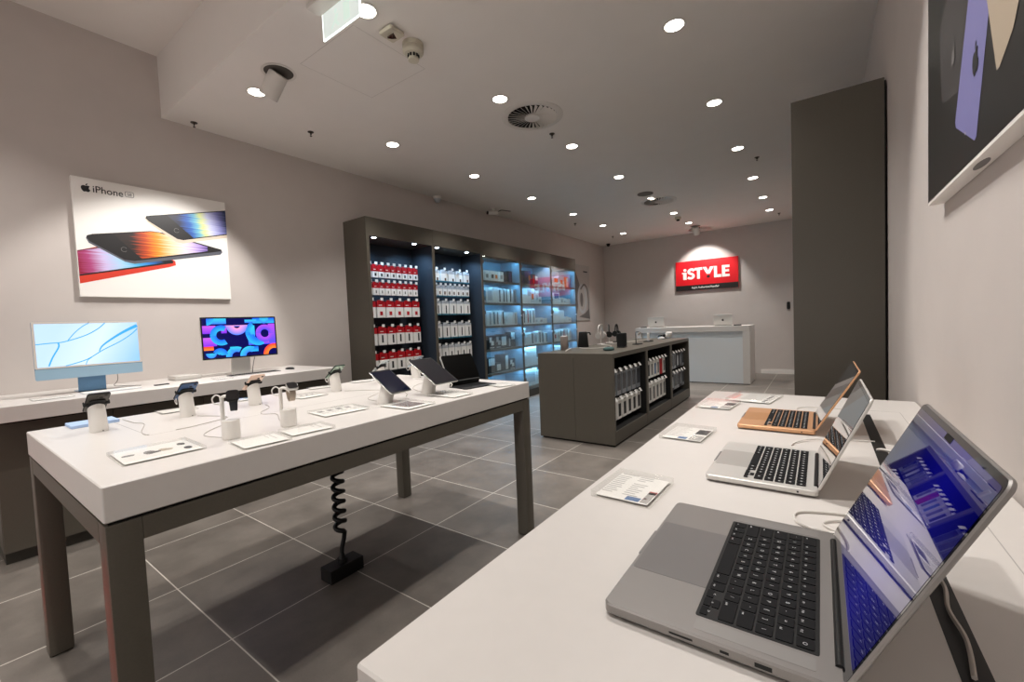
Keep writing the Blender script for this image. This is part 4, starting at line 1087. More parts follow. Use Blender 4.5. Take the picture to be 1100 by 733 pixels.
# poster high on the right wall
XQ = .271
t = thing('wall_poster', 'black poster of colourful laptops high on the right wall', 'poster')
k = B(); k.box(XQ, XR-.002, .35, 1.845, 1.655, 2.62); obj('board', k, 'poster_white', t)
k = B(); k.box(XQ-.0008, XQ, .36, 1.838, 1.663, 2.612); obj('print_sheet', k, 'poster_black', t)
def QX(y, z, d=0): return (XQ-.0012-d, y, z)
f13 = lambda P: [(y*1.13, 1.35+(z-1.35)*1.13) for y, z in P]
k = B()
def q(P, mi, lay, rev=True):
    P = f13(P); k.flat(P, lambda y, z: QX(y, z, lay*.0003), mi); 
q([(1.49, 1.995), (1.485, 2.01), (1.416, 2.045), (1.2, 2.2), (1.1, 2.3), (1.1, 2.05), (1.3, 1.793), (1.455, 1.825), (1.463, 1.84)], 2, 0)
q([(1.3, 2.35), (1.217, 1.98), (1.335, 1.74), (1.33, 1.728), (1.19, 1.657), (1.178, 1.662), (1.09, 1.90), (1.08, 2.3), (1.2, 2.4)], 1, 1)
q([(1.14, 2.3), (1.14, 1.93), (1.064, 1.731), (1.05, 1.731), (.99, 1.76), (.92, 1.85), (.92, 2.3)], 3, 2)
q([(1.40, 2.20), (1.33, 2.05), (1.29, 2.05), (1.29, 2.3)], 4, 3)
hy_, hz_ = 1.184*1.13, 1.35+(1.806-1.35)*1.13
apple(k, .062, lambda x, y: QX(hy_-x*.8+y*.12, hz_+y*1.05+x*.25, .0015), 5)
hy2, hz2 = 1.349*1.13, 1.35+(1.89-1.35)*1.13
apple(k, .05, lambda x, y: QX(hy2-x*.8, hz2+y+x*.25, .0015), 6)
k.flat(ell(1.25*1.13, 1.35+(1.69-1.35)*1.13, .004, .004, 12), lambda y, z: QX(y, z, .0015), 7)
obj('artwork', k, ['poster_black', 'lilac', 'grey_print', 'tan_print', 'brown_print', 'ink_dark', 'mid_grey_print', 'lt_grey_print'], t)
k = B(); k.prism(ell((XQ+XR)/2, 1.39, .009, .05, 20), 1.6542, 1.655); obj('label_patch', k, 'mid_grey_print', t)

# portrait poster near the far left corner
t = thing('wall_poster', 'tall pale poster with grey headphones past the display wall', 'poster')
k = B(); k.box(XL+.002, XL+.02, 8.62, 9.93, 1.33, 2.668); obj('board', k, 'lt_grey_print', t)
k = B(); XB = XL+.0205
def BX(y, z, d=0): return (XB+d, y, z)
k.flat([(8.9, 2.62), (9.05, 2.6), (9.22, 2.45), (9.38, 2.2), (9.42, 1.95), (9.3, 1.75), (9.2, 1.45), (9.0, 1.4), (8.7, 1.4), (8.7, 2.62)][::-1], lambda y, z: BX(y, z), 1)
k.flat(ell(9.5, 1.85, .24, .36, 40), lambda y, z: BX(y, z, .0004), 2)
k.flat(ell(9.5, 1.85, .17, .28, 40), lambda y, z: BX(y, z, .0008), 0)
k.flat(ell(9.47, 1.83, .08, .17, 30), lambda y, z: BX(y, z, .0012), 1)
ribbon(k, [(9.42, 2.08), (9.62, 2.2), (9.78, 2.1), (9.84, 1.85), (9.8, 1.5), (9.7, 1.38)], .05, lambda y, z: BX(y, z, .0016), 1)
k.flat([(9.3, 1.42), (9.9, 1.36), (9.86, 1.62), (9.62, 1.5)], lambda y, z: BX(y, z, .002), 1)
k.box(XB, XB+.0012, 9.6, 9.82, 2.5, 2.53, 3)
obj('artwork', k, ['lt_grey_print', 'mid_grey_print', 'palegrey', 'ink_dark'], t)

# red shop sign on the back wall
t = thing('wall_sign', 'red lit shop sign with white lettering on the back wall', 'sign')
x0, x1, z0, z1 = -2.843, -1.492, 1.932, 2.628
YSG = YE-.05
k = B(); k.box(x0, x1, YSG, YE-.002, z0, z1); obj('board', k, 'sign_red', t)
k = B(); k.box(x0, x1, YSG-.002, YSG, z0, z0+.125); obj('bottom_strip', k, 'sign_black', t)
k = B()
LH = .262; bz = z0+.262
def SX(x, z, d=.0): return (x, YSG-.0015-d, z)
def L(P, a, c):   # letter outline in a unit box, set between a and c along the board
    k.flat([(x0+a+p[0]*(c-a), bz+p[1]*LH) for p in P], SX, 0)
L([(.22, 0), (.9, 0), (.9, .66), (0, .66), (0, .55), (.22, .52)], .145, .262); k.flat(ell(x0+.215, bz+.86*LH, .036, .034, 20), SX)
pts = [(.9, .76), (.7, .87), (.42, .88), (.2, .77), (.22, .6), (.46, .51), (.72, .42), (.8, .26), (.6, .13), (.3, .12), (.04, .2)]
ribbon(k, [(x0+.268+p[0]*.172, bz+p[1]*LH) for p in pts], .23*LH, lambda x, z: SX(x, z, 0), 0, 6)
L([(0, 1), (1, 1), (1, .78), (.69, .78), (.69, 0), (.31, 0), (.31, .78), (0, .78)], .43, .60)
L([(0, 1), (.33, 1), (.5, .66), (.67, 1), (1, 1), (.64, .37), (.36, .37)], .608, .852)
L([(0, 1), (.42, 1), (.42, .25), (1, .25), (1, 0), (0, 0)], .852, 1.005)
L([(0, 1), (1, 1), (1, .79), (.42, .79), (.42, .62), (.93, .62), (.93, .41), (.42, .41), (.42, .22), (1, .22), (1, 0), (0, 0)], 1.018, 1.178)
k.text('Apple Authorized Reseller', .06, lambda x, y: SX(x0+.655+x, z0+.045+y, .002), bold=.0012, align='CENTER', width=.6)
obj('lettering', k, 'sign_white', t)
k = B(); k.flat(ell(x0+.73, bz+.15*LH, .036, .034, 20), SX); obj('letter_dot', k, 'sign_black', t)
t = thing('door_intercom', 'small black intercom on the back wall beside the tall cabinet', 'intercom', (-.556, YE-.002, 1.47))
k = B(); k.prism(rrect(0, 0, .05, .14, .014, 4), 0, .004, xf=lambda x, y, z: (x, -z, y)); obj('wall_mount', k, 'softblack', t)
k = B(); k.prism(rrect(0, 0, .06, .155, .018, 4), .004, .03, ch=.004, xf=lambda x, y, z: (x, -z, y)); obj('housing', k, 'black', t, 40)
k = B(); k.prism(ell(0, -.045, .014, .014, 16), .03, .032, xf=lambda x, y, z: (x, -z, y)); obj('call_button', k, 'ink_dark', t)

# ------------------------------------------------------------------ reception desk
t = thing('reception_desk', 'white reception desk in front of the red sign', 'desk', (-2.165, 9.455, 0))
hx, hy = 1.085, .375; H = 1.112
k = B(); k.prism(rrect(0, 0, 2*hx, 2*hy, .004, 2), H-.105, H, ch=.002); obj('desk_top', k, 'solid_white', t, 40)
for s in (-1, 1):
    k = B(); a = s*hx; c = s*(hx-.118); k.box(min(a, c), max(a, c), -hy, hy, .012, H-.105); obj('side_panel', k, 'solid_white', t)
k = B(); k.box(-hx+.118, hx-.118, -hy+.05, -hy+.07, .012, H-.105); obj('upper_panel', k, 'desk_grey', t)
k = B(); k.box(-hx+.118, hx-.118, -hy+.006, -hy+.05, .012, H-.225); obj('front_panel', k, 'desk_grey', t)
k = B(); k.box(-hx+.02, hx-.02, -hy+.03, hy-.02, 0, .012); obj('plinth', k, 'gap', t)
DZ = H+.0005
def desk_laptop(label, x, y, rz): 
    return laptop('laptop', label, (x, y, DZ), rz, .335, .221, .0155, 'alu_shell', 'trackpad', .272, .125, .083, .215, 14, 'screen_lap2', False, False, 'j', logo='ink_dark', group='laptops on the reception desk')
desk_laptop('silver laptop on the reception desk left of the red sign', -2.87, 9.42, PI)
desk_laptop('silver laptop on the reception desk right of the red sign', -1.565, 9.42, PI)
for i, (x, y, l) in enumerate(((-3.14, 9.3, 'black card terminal lying left of the left desk laptop'), (-1.30, 9.22, 'black card terminal lying beside the right desk laptop'))):
    t = thing('card_terminal', l, 'card terminal', (x, y, DZ), R(20), 'card terminals on the desk')
    k = B(); k.prism(rrect(0, 0, .13, .075, .01, 4), 0, .022, ch=.004); obj('body', k, 'black', t, 40)
    k = B(); k.prism(rrect(-.035, 0, .04, .055, .003, 2), .022, .0225); obj('screen', k, 'palegrey', t)

# ------------------------------------------------------------------ tall cabinet by the right wall
t = thing('tall_cabinet', 'tall dark taupe cabinet against the right wall', 'cabinet', (.08, 3.2, 0))
k = B(); k.box(-.218, .215, 0, .03, .0, 2.615); obj('end_panel', k, 'taupe', t)
k = B(); k.box(-.2, .215, .03, 4.4, .06, 2.60); obj('carcass', k, 'taupe_dark', t)
k = B(); k.box(.215, .222, .004, 4.4, 0, 2.6); obj('dark_gap_strip', k, 'gap', t)  # black strip put in for the dark gap between cabinet and wall
k = B(); k.box(-.19, .2, .03, 4.4, 0, .06); obj('plinth', k, 'gap', t)
for i in range(4):
    k = B(); k.box(-.218, -.2, .033+i*1.09, 1.12+i*1.09, .065, 2.595); d = obj('door', k, 'taupe', t)
    k = B(); k.cyl((-.2184, .06+i*1.09, 1.05), .009, .003, 'x', 12); obj('lock', k, 'metal_grey', d)

# ------------------------------------------------------------------ display wall, left
XF, XBK = -4.272, XL+.004
bays = [3.126, 4.19, 5.22, 6.281, 7.33, 8.37]
ZT, ZO, ZO2 = 2.652, 2.435, 2.415
def area(parent, loc, sx, sy, e, col=(.2, .57, .95), rot=(0, 0, 0)):
    l = bpy.data.lights.new('led_glow', 'AREA'); l.shape = 'RECTANGLE'; l.size = sx; l.size_y = sy; l.energy = e; l.color = col
    o = bpy.data.objects.new('led_glow', l); COL.objects.link(o); o.parent = parent; o.location = loc; o.rotation_euler = rot
SH = [2.035, 1.68, 1.308, .928, .538]
def unit(i, kind, label):
    y0, y1 = bays[i]+.001, bays[i+1]-.001
    t = thing('display_cabinet', label, 'display cabinet', ((XF+XBK)/2, (y0+y1)/2, 0))
    cx, cy = (XF+XBK)/2, (y0+y1)/2; xf_, xb = XF-cx, XBK-cx; a, c = y0-cy, y1-cy
    sw = .042
    oz = ZO if kind == 'hook' else ZO2
    for (p, q_) in ((a, a+(sw if i == 0 else sw/2)), (c-sw/2, c)):
        k = B(); k.box(xb, xf_, p, q_, 0, ZT); obj('side_panel', k, 'taupe', t)
    ia, ic = a+(sw if i == 0 else sw/2), c-sw/2
    k = B(); k.box(xb, xf_, ia, ic, oz, ZT); obj('top_fascia', k, 'taupe', t)
    k = B(); k.box(xb, xb+.02, ia, ic, .1, oz); obj('back_panel', k, 'navy_panel' if kind == 'hook' else 'blue_grey_panel', t)
    k = B(); k.box(xb, xf_-.01, ia, ic, .0, .13); obj('plinth', k, 'taupe_dark', t)
    for (p, q_) in ((ia, ia+.002), (ic-.002, ic)):
        k = B(); k.box(xb+.02, xf_-.012, p, q_, .18, oz); obj('side_liner', k, 'navy_panel' if kind == 'hook' else 'blue_grey_panel', t)
    if kind == 'hook':
        for f in (.12, .75):
            yy = ia+(ic-ia)*f
            k = B(); k.cyl((xf_-.07, yy, oz-.003), .027, .003, n=20); lm = obj('lamp', k, 'ledspot', t)
            spot_light(lm, (xf_-.07, yy, oz-.02), 15, (-.3, .12, -1), 130, .8, .025, (.42, .7, 1))
    else:
        for z in SH:
            k = B(); k.box(xb+.02, xf_-.03, ia, ic, z-.014, z); k.box(xf_-.03, xf_-.02, ia, ic, z-.034, z); obj('shelf', k, 'metal_grey', t)
        k = B(); k.box(xf_-.03, xf_-.02, ia, ic, oz-.034, oz); obj('light_lip', k, 'metal_grey', t)
        k = B(); k.box(xb+.02, xf_-.03, ia, ic, .13, .18); obj('bottom_shelf', k, 'metal_grey', t)
        for z in [oz]+[s-.014 for s in SH]:
            k = B(); k.box(xf_-.05, xf_-.034, ia+.02, ic-.02, z-.006, z); s = obj('light_strip', k, 'led', t)
            area(s, (xf_-.055, 0, z-.012), .02, ic-ia-.06, 3.3, rot=(0, R(24), 0))
        k = B(); k.box(xf_-.006, xf_-.001, ia+.003, ic-.003, .14, 1.305); d = obj('glass_door', k, 'glass_door', t)
        k = B(); k.box(xf_-.006, xf_-.001, ia+.003, ic-.003, 1.312, oz-.003); d2 = obj('glass_door', k, 'glass_door', t)
        for dd, zz in ((d, 1.15), (d2, 1.468)):
            k = B(); k.cyl((xf_-.001, ic-.03, zz), .013, .022, 'x', 14); obj('knob', k, 'alu', dd, 40)
            k = B()
            for hz in ((.3, 1.1) if dd is d else (1.5, 2.3)): k.box(xf_-.012, xf_, ia+.002, ia+.03, hz, hz+.05)
            obj('door_hinge', k, 'metal_grey', dd)
    return t, cx, cy, ia, ic, xb, xf_
U1 = unit(0, 'hook', 'dark display cabinet of red and white hanging packs')
U2 = unit(1, 'hook', 'dark display cabinet of white hanging packs beside the red ones')
U3 = unit(2, 'glass', 'first glass-door cabinet, next to the hanging packs')
U4 = unit(3, 'glass', 'middle glass-door cabinet with tall white boxes')
U5 = unit(4, 'glass', 'last glass-door cabinet at the far end of the display wall')

XPK = -4.415
def hook(parent, cx, cy, y, z, ylen):
    """peg hook from the back panel with a price tag on its tip (drawn in the cabinet's own frame)"""
    k = B(); k.tube([(XBK+.02-cx, y-cy, z), (XPK+.012-cx, y-cy, z)], .0025, 6); h = obj('peg_hook', k, 'alu', parent)
    k = B(); k.box(XPK+.012-cx, XPK+.0135-cx, y-cy-.021, y-cy+.021, z-.012, z+.022); obj('price_tag', k, 'card', h)
def pack_mesh(w, h, d, cols, red_f, art, foot=False):
    """hanging carton seen from +X: upper band, body, art block; header tab above"""
    k = B()
    k.prism(rrect(0, 0, d, w, .002, 1), 0, h*(1-red_f), 0); k.prism(rrect(0, 0, d, w, .002, 1), h*(1-red_f), h, 1)
    k.box(-.0006, .0006, -w*.32, w*.32, h, h+.018, 1)
    if foot: k.box(-d/2-.0005, d/2+.0005, -w/2-.0005, w/2+.0005, -.0005, h*.09, 4)
    if art:
        (u0, u1, v0, v1) = art; k.box(d/2, d/2+.0007, u0*w, u1*w, v0*h, v1*h, 2)
    k.box(d/2, d/2+.0006, -w*.3, w*.1, h*(1-red_f)+h*red_f*.3, h*(1-red_f)+h*red_f*.42, 3)
    return mesh_of('pack', k, cols)
def pack_row(U, n, ya, yb, z0, h, cols, red_f, art, rowname, group, wf=.86, d=.045, noun='pack', alt=None):
    t, cx, cy = U[0], U[1], U[2]
    pitch = (yb-ya)/n; w = pitch*wf
    foot = len(cols) > 4
    me = pack_mesh(w, h, d, cols, red_f, art, foot)
    me2 = pack_mesh(w, h*.97, d, cols, red_f, alt) if alt else me
    for i in range(n):
        y = ya+pitch*(i+.5); 
        m = me2 if alt and i % 3 == 2 else me
        o = bpy.data.objects.new('hanging_pack', m); COL.objects.link(o)
        o.location = (XPK-.03, y, z0); tag(o, f'{ORD[i]} {noun} from the left on the {rowname}', 'pack', group)
        hook(t, cx, cy, y, z0+h+.0215, .2)
RC = ['card', 'red', 'ink_dark', 'card']
g1 = 'red and white hanging packs'
nn = 'red-topped pack'
pack_row(U1, 9, 3.205, 4.035, 1.972, .145, RC, .5, (-.16, .16, .12, .36), 'top row of the red display', g1, noun=nn)
pack_row(U1, 9, 3.205, 4.02, 1.757, .145, RC, .42, (-.06, .1, .15, .38), 'second row of the red display', g1, noun=nn)
pack_row(U1, 6, 3.19, 4.04, 1.478, .20, ['card', 'red', 'red', 'card'], .36, (-.17, .17, .14, .38), 'third row of the red display', g1, noun=nn)
pack_row(U1, 6, 3.19, 4.04, 1.136, .215, RC, .34, (-.12, .08, .14, .58), 'fourth row of the red display', g1, noun=nn, alt=(.06, .28, .1, .6))
pack_row(U1, 6, 3.19, 4.03, .815, .215, RC, .36, (-.15, .1, .1, .5), 'bottom row of the red display', g1, noun=nn)
WC = ['card', 'palegrey', 'brown_print', 'ink', 'teal_print']
g2 = 'white hanging packs'
nn = 'white pack'
pack_row(U2, 5, 4.29, 5.09, 1.978, .158, WC, .25, (.06, .3, .1, .36), 'top row of the white display', g2, noun=nn)
pack_row(U2, 8, 4.29, 5.07, 1.768, .145, WC, .25, (-.2, .12, .2, .5), 'second row of the white display', g2, noun=nn)
WB = ['card', 'palegrey', 'ink_dark', 'ink', 'teal_print']
pack_row(U2, 5, 4.29, 5.08, 1.50, .19, WB, .14, (.05, .2, .12, .72), 'third row of the white display', g2, noun=nn)
pack_row(U2, 5, 4.29, 5.09, 1.155, .215, WB, .14, (.0, .15, .16, .74), 'fourth row of the white display', g2, noun=nn)
pack_row(U2, 6, 4.29, 5.08, .84, .21, WB, .14, (-.1, .1, .2, .6), 'bottom row of the white display', g2, noun=nn)

# boxes on the glass shelves
def carton(w, h, d, body, art, artm):
    k = B(); k.prism(rrect(0, 0, d, w, .002, 1), 0, h, 0)
    for (u0, u1, v0, v1, mi) in art: k.box(d/2, d/2+.0007, u0*w, u1*w, v0*h, v1*h, mi)
    return mesh_of('carton', k, [body]+artm)
CARTONS = {}
ART = {'dot': [(-.25, .25, .3, .66, 1)], 'strip': [(-.16, .16, .1, .9, 1)], 'half': [(-.4, .4, .5, .95, 1)], 'none': [], 'big': [(-.38, .38, .18, .82, 1)],
       'swoop': [(-.36, .0, .5, .88, 1), (-.1, .3, .28, .6, 1), (-.36, .36, .08, .14, 1)], 'bar': [(-.5, .5, .8, .9, 1)], 'side': [(.1, .42, .08, .92, 1)], 'stripes': [(-.4, -.2, .1, .9, 1), (.0, .2, .1, .9, 1)]}
def shelf_row(ui, zname, z, y, items, gname):
    """items: (width, height, body, art, art colour, description)"""
    for i, (w, h, body, art, ac, desc) in enumerate(items):
        if desc is None: y += w; continue
        key = (w, h, body, art, ac)
        d = .12 if w > .09 else .09
        if key not in CARTONS: CARTONS[key] = carton(w-.004, h, d, body, ART[art], [ac])
        o = bpy.data.objects.new('product_box', CARTONS[key]); COL.objects.link(o)
        jit = ((i*7) % 5-2)*.006
        o.location = (XF-.13-d/2+.05+jit, y+w/2, z+.0005); o.rotation_euler = (0, 0, 0)
        tag(o, f'{desc}, {ORD[i]} on {zname}', 'box', gname)
        y += w
gb = 'boxed products behind glass'
Wc, Gx = 'card', 'greybox'
c = bays[2]+.04
shelf_row(2, 'top shelf of the first glass case', SH[0], c, [(.12, .17, Wc, 'dot', 'ink_dark', 'small white box with a dark picture'), (.12, .17, Wc, 'dot', 'mid_grey_print', 'small white box with a grey picture'), (.125, .17, Wc, 'dot', 'ink_dark', 'small white box with a dark picture'), (.125, .17, Wc, 'dot', 'orange_print', 'small white box with an orange picture'), (.125, .17, Wc, 'dot', 'ink', 'small white box with a pale picture'), (.13, .19, Gx, 'dot', 'brown_print', 'dark small box'), (.13, .20, Gx, 'strip', 'purple_print', 'dark taller box')], gb)
shelf_row(2, 'second shelf of the first glass case', SH[1], c, [(.15, .245, 'palegrey', 'big', 'teal_print', 'grey box with a teal window'), (.15, .25, Wc, 'big', 'palegrey', 'white box with a grey window'), (.15, .26, Wc, 'none', 'ink', 'plain white box'), (.10, .25, Wc, 'strip', 'ink_dark', 'slim white box with a dark strip'), (.10, .25, Wc, 'strip', 'ink_dark', 'slim white box with a dark strip'), (.10, .245, Wc, 'strip', 'mid_grey_print', 'slim white box with a grey strip'), (.10, .245, Wc, 'strip', 'ink_dark', 'slim white box with a dark strip'), (.11, .24, 'palegrey', 'strip', 'mid_grey_print', 'slim grey box')], gb)
shelf_row(2, 'third shelf of the first glass case', SH[2], c, [(.12, .22, 'palegrey', 'strip', 'mid_grey_print', 'grey narrow box'), (.12, .23, Wc, 'side', 'ink', 'white narrow box'), (.12, .25, Wc, 'strip', 'teal_print', 'white box with teal strip'), (.11, .25, Wc, 'strip', 'mid_grey_print', 'white box with grey strip'), (.11, .25, Wc, 'side', 'ink_dark', 'white box with dark edge'), (.03, 0, '', '', '', None), (.24, .22, Wc, 'none', 'ink', 'wide plain white box'), (.11, .22, Wc, 'strip', 'tan_print', 'white box with a tan strip')], gb)
shelf_row(2, 'fourth shelf of the first glass case', SH[3], c, [(.14, .2, Gx, 'none', Wc, 'charcoal plain box'), (.17, .22, Gx, 'swoop', Wc, 'charcoal box with a white swoosh picture'), (.16, .22, Gx, 'swoop', 'palegrey', 'charcoal box with a pale swoosh picture'), (.18, .23, Gx, 'big', Wc, 'charcoal box with a white front'), (.12, .17, Gx, 'strip', 'palegrey', 'small charcoal box'), (.14, .26, Gx, 'half', Wc, 'tall charcoal box with white top')], gb)
shelf_row(2, 'fifth shelf of the first glass case', SH[4], c, [(.1, .18, Gx, 'side', Wc, 'small charcoal box with white edge'), (.2, .25, Gx, 'half', Wc, 'tall charcoal box with white picture'), (.14, .16, Gx, 'big', Wc, 'low charcoal box with white picture'), (.24, .28, Gx, 'side', Wc, 'largest charcoal box'), (.17, .19, Gx, 'swoop', Wc, 'charcoal box with white curl')], gb)
shelf_row(2, 'bottom of the first glass case', .18, c, [(.3, .14, Wc, 'none', Wc, 'flat white box'), (.34, .17, 'palegrey', 'bar', Wc, 'flat grey box'), (.2, .14, Wc, 'half', 'blue_print', 'low white box')], gb)
c = bays[3]+.04
shelf_row(3, 'top shelf of the middle glass case', SH[0], c, [(.09, .17, 'purple_print', 'dot', Wc, 'purple bottle box'), (.08, .16, Gx, 'strip', 'purple_print', 'dark bottle box'), (.13, .24, Gx, 'half', 'purple_print', 'tall dark box'), (.13, .25, 'purple_print', 'dot', 'orange_print', 'tall purple box'), (.12, .2, Gx, 'strip', 'red', 'dark box with red strip'), (.12, .18, 'purple_print', 'half', Wc, 'purple box with white top')], gb)
shelf_row(3, 'second shelf of the middle glass case', SH[1], c, [(.1, .22, Wc, 'dot', 'ink', 'white box with small picture'), (.14, .17, Wc, 'none', 'ink', 'low white box'), (.14, .28, Wc, 'half', 'palegrey', 'tall white box'), (.14, .28, Wc, 'dot', 'orange_print', 'tall white box with orange picture'), (.13, .25, Wc, 'dot', 'palegrey', 'white box with pale picture'), (.12, .14, Wc, 'dot', 'ink', 'low white box with a picture')], gb)
shelf_row(3, 'third shelf of the middle glass case', SH[2], c, [(.09, .30, Wc, 'side', 'ink', 'tall slim white box'), (.1, .28, Wc, 'strip', 'ink_dark', 'slim phone box with dark picture'), (.1, .28, Wc, 'strip', 'red', 'slim phone box with red picture'), (.1, .28, Wc, 'strip', 'teal_print', 'slim phone box with teal picture'), (.1, .28, Wc, 'strip', 'mid_grey_print', 'slim phone box with grey picture'), (.15, .11, Wc, 'dot', 'palegrey', 'low white box'), (.15, .11, Wc, 'dot', 'ink', 'low white box with picture'), (.12, .1, Wc, 'none', 'ink', 'low plain white box')], gb)
shelf_row(3, 'fourth shelf of the middle glass case', SH[3], c, [(.17, .31, Wc, 'side', 'palegrey', 'tall white box'), (.13, .2, Wc, 'none', 'ink', 'white box'), (.13, .22, Wc, 'strip', 'ink_dark', 'white box with dark strip'), (.13, .22, Wc, 'big', 'palegrey', 'white box with pale front'), (.15, .24, Wc, 'strip', 'mid_grey_print', 'white box with grey strip'), (.1, .22, 'palegrey', 'strip', 'ink_dark', 'grey slim box'), (.1, .2, Wc, 'side', 'ink_dark', 'white slim box')], gb)
shelf_row(3, 'fifth shelf of the middle glass case', SH[4], c, [(.52, .36, Wc, 'none', 'palegrey', 'large white box'), (.22, .12, Wc, 'none', 'palegrey', 'flat white box')], gb)
shelf_row(3, 'bottom of the middle glass case', .18, c, [(.5, .30, Wc, 'big', 'palegrey', 'large white box'), (.3, .24, Wc, 'none', 'ink', 'square white box')], gb)
c = bays[4]+.04
shelf_row(4, 'top shelf of the last glass case', SH[0], c, [(.2, .2, Wc, 'dot', 'purple_print', 'white box with purple picture'), (.18, .18, Wc, 'half', 'orange_print', 'white box with orange top'), (.22, .22, Wc, 'dot', 'orange_print', 'white box with an orange square'), (.22, .22, 'orange_print', 'side', Wc, 'orange box with white edge')], gb)
shelf_row(4, 'second shelf of the last glass case', SH[1], c, [(.17, .14, Wc, 'half', 'blue_print', 'low white and blue box'), (.24, .23, Wc, 'half', 'blue_print', 'white box with a blue top'), (.15, .14, Wc, 'dot', 'ink', 'low white box'), (.15, .13, Wc, 'dot', 'palegrey', 'low white box with pale picture'), (.14, .12, Wc, 'none', 'ink', 'low plain white box')], gb)
shelf_row(4, 'third shelf of the last glass case', SH[2], c, [(.36, .30, Wc, 'none', 'palegrey', 'large pale box'), (.22, .25, Wc, 'none', 'tan_print', 'square white box'), (.16, .12, Wc, 'none', 'ink', 'low white box'), (.16, .1, Wc, 'dot', 'palegrey', 'low white box with picture')], gb)
shelf_row(4, 'fourth shelf of the last glass case', SH[3], c, [(.12, .22, Wc, 'strip', 'blue_print', 'white box with blue strip'), (.12, .22, Wc, 'dot', 'red', 'white box with red picture'), (.12, .2, Wc, 'dot', 'ink', 'white box with grey picture'), (.13, .24, Wc, 'strip', 'teal_print', 'white box with teal strip'), (.13, .25, Wc, 'stripes', 'red', 'white box with red stripes'), (.13, .25, Wc, 'side', 'ink', 'white box with grey edge'), (.1, .24, Wc, 'strip', 'ink', 'slim white box')], gb)
shelf_row(4, 'fifth shelf of the last glass case', SH[4], c, [(.4, .3, Wc, 'none', 'palegrey', 'large white carton'), (.35, .26, 'palegrey', 'big', Wc, 'large grey carton')], gb)
shelf_row(4, 'bottom of the last glass case', .18, c, [(.4, .26, Wc, 'none', 'palegrey', 'large white carton'), (.35, .24, Wc, 'bar', 'blue_print', 'white carton with blue bar')], gb)
# white tablet-shaped picture leaning on the large box
# ------------------------------------------------------------------ island shelving
IX0, IX1, IY0, IY1, IH = -2.665, -1.752, 4.20, 7.36, .982
t = thing('island_shelving', 'dark taupe island with hanging cases on its open side', 'island shelf', ((IX0+IX1)/2, (IY0+IY1)/2, 0))
ox, oy = (IX0+IX1)/2, (IY0+IY1)/2
hx = (IX1-IX0)/2; hy = (IY1-IY0)/2
k = B(); k.box(-hx, hx, -hy, hy, IH-.048, IH); obj('top_panel', k, 'taupe', t)
for (a, c_) in ((-hx, -.0015), (.0015, hx)):
    k = B(); k.box(a, c_, -hy, -hy+.04, .02, IH-.048); obj('end_panel', k, 'taupe', t)
k = B(); k.box(-hx, hx, hy-.04, hy, .02, IH-.048); obj('end_panel', k, 'taupe', t)
k = B(); k.box(-.02, .02, -hy+.04, hy-.04, .02, IH-.048); obj('core_panel', k, 'softblack', t)
k = B(); k.box(-hx+.02, hx-.02, -hy+.03, hy-.03, 0, .02); obj('plinth', k, 'gap', t)
div = [5.275, 6.332]
for y in div:
    k = B(); k.box(.02, hx, y-.035-oy, y+.035-oy, .02, IH-.048); obj('divider', k, 'taupe', t)
    k = B(); k.box(.021, hx-.012, y-.037-oy, y+.037-oy, .156, IH-.049); obj('divider_liner', k, 'softblack', t)
    k = B(); k.box(-hx, -.02, y-.035-oy, y+.035-oy, .02, IH-.048); obj('divider', k, 'taupe', t)
ysl = [IY0+.04]+div+[IY1-.04]
for i in range(3):
    a = ysl[i]+(.035 if i else 0); c_ = ysl[i+1]-(.035 if i < 2 else 0)
    k = B(); k.box(hx-.02, hx-.002, a-oy, c_-oy, .022, .155); obj('kick_panel', k, 'taupe', t)
    k = B(); k.box(.02, hx-.02, a-oy, c_-oy, .13, .155); obj('bay_floor', k, 'softblack', t)
    k = B(); k.box(-hx+.002, -hx+.02, a-oy, c_-oy, .022, .155); obj('kick_panel', k, 'taupe', t)
    k = B(); k.box(-hx+.02, -.02, a-oy, c_-oy, .13, .155); obj('bay_floor', k, 'softblack', t)
def case_mesh(w, h, d, body, art, am, pouch=False):
    k = B(); k.prism(rrect(0, 0, d, w, .004, 2), 0, h, 0)
    k.prism(rrect(0, 0, d*.5, w*.4, .003, 2), h, h+.028, 2)
    for (u0, u1, v0, v1) in art: k.box(d/2, d/2+.001, u0*w, u1*w, v0*h, v1*h, 1)
    return mesh_of('case', k, [body, am, 'card'])
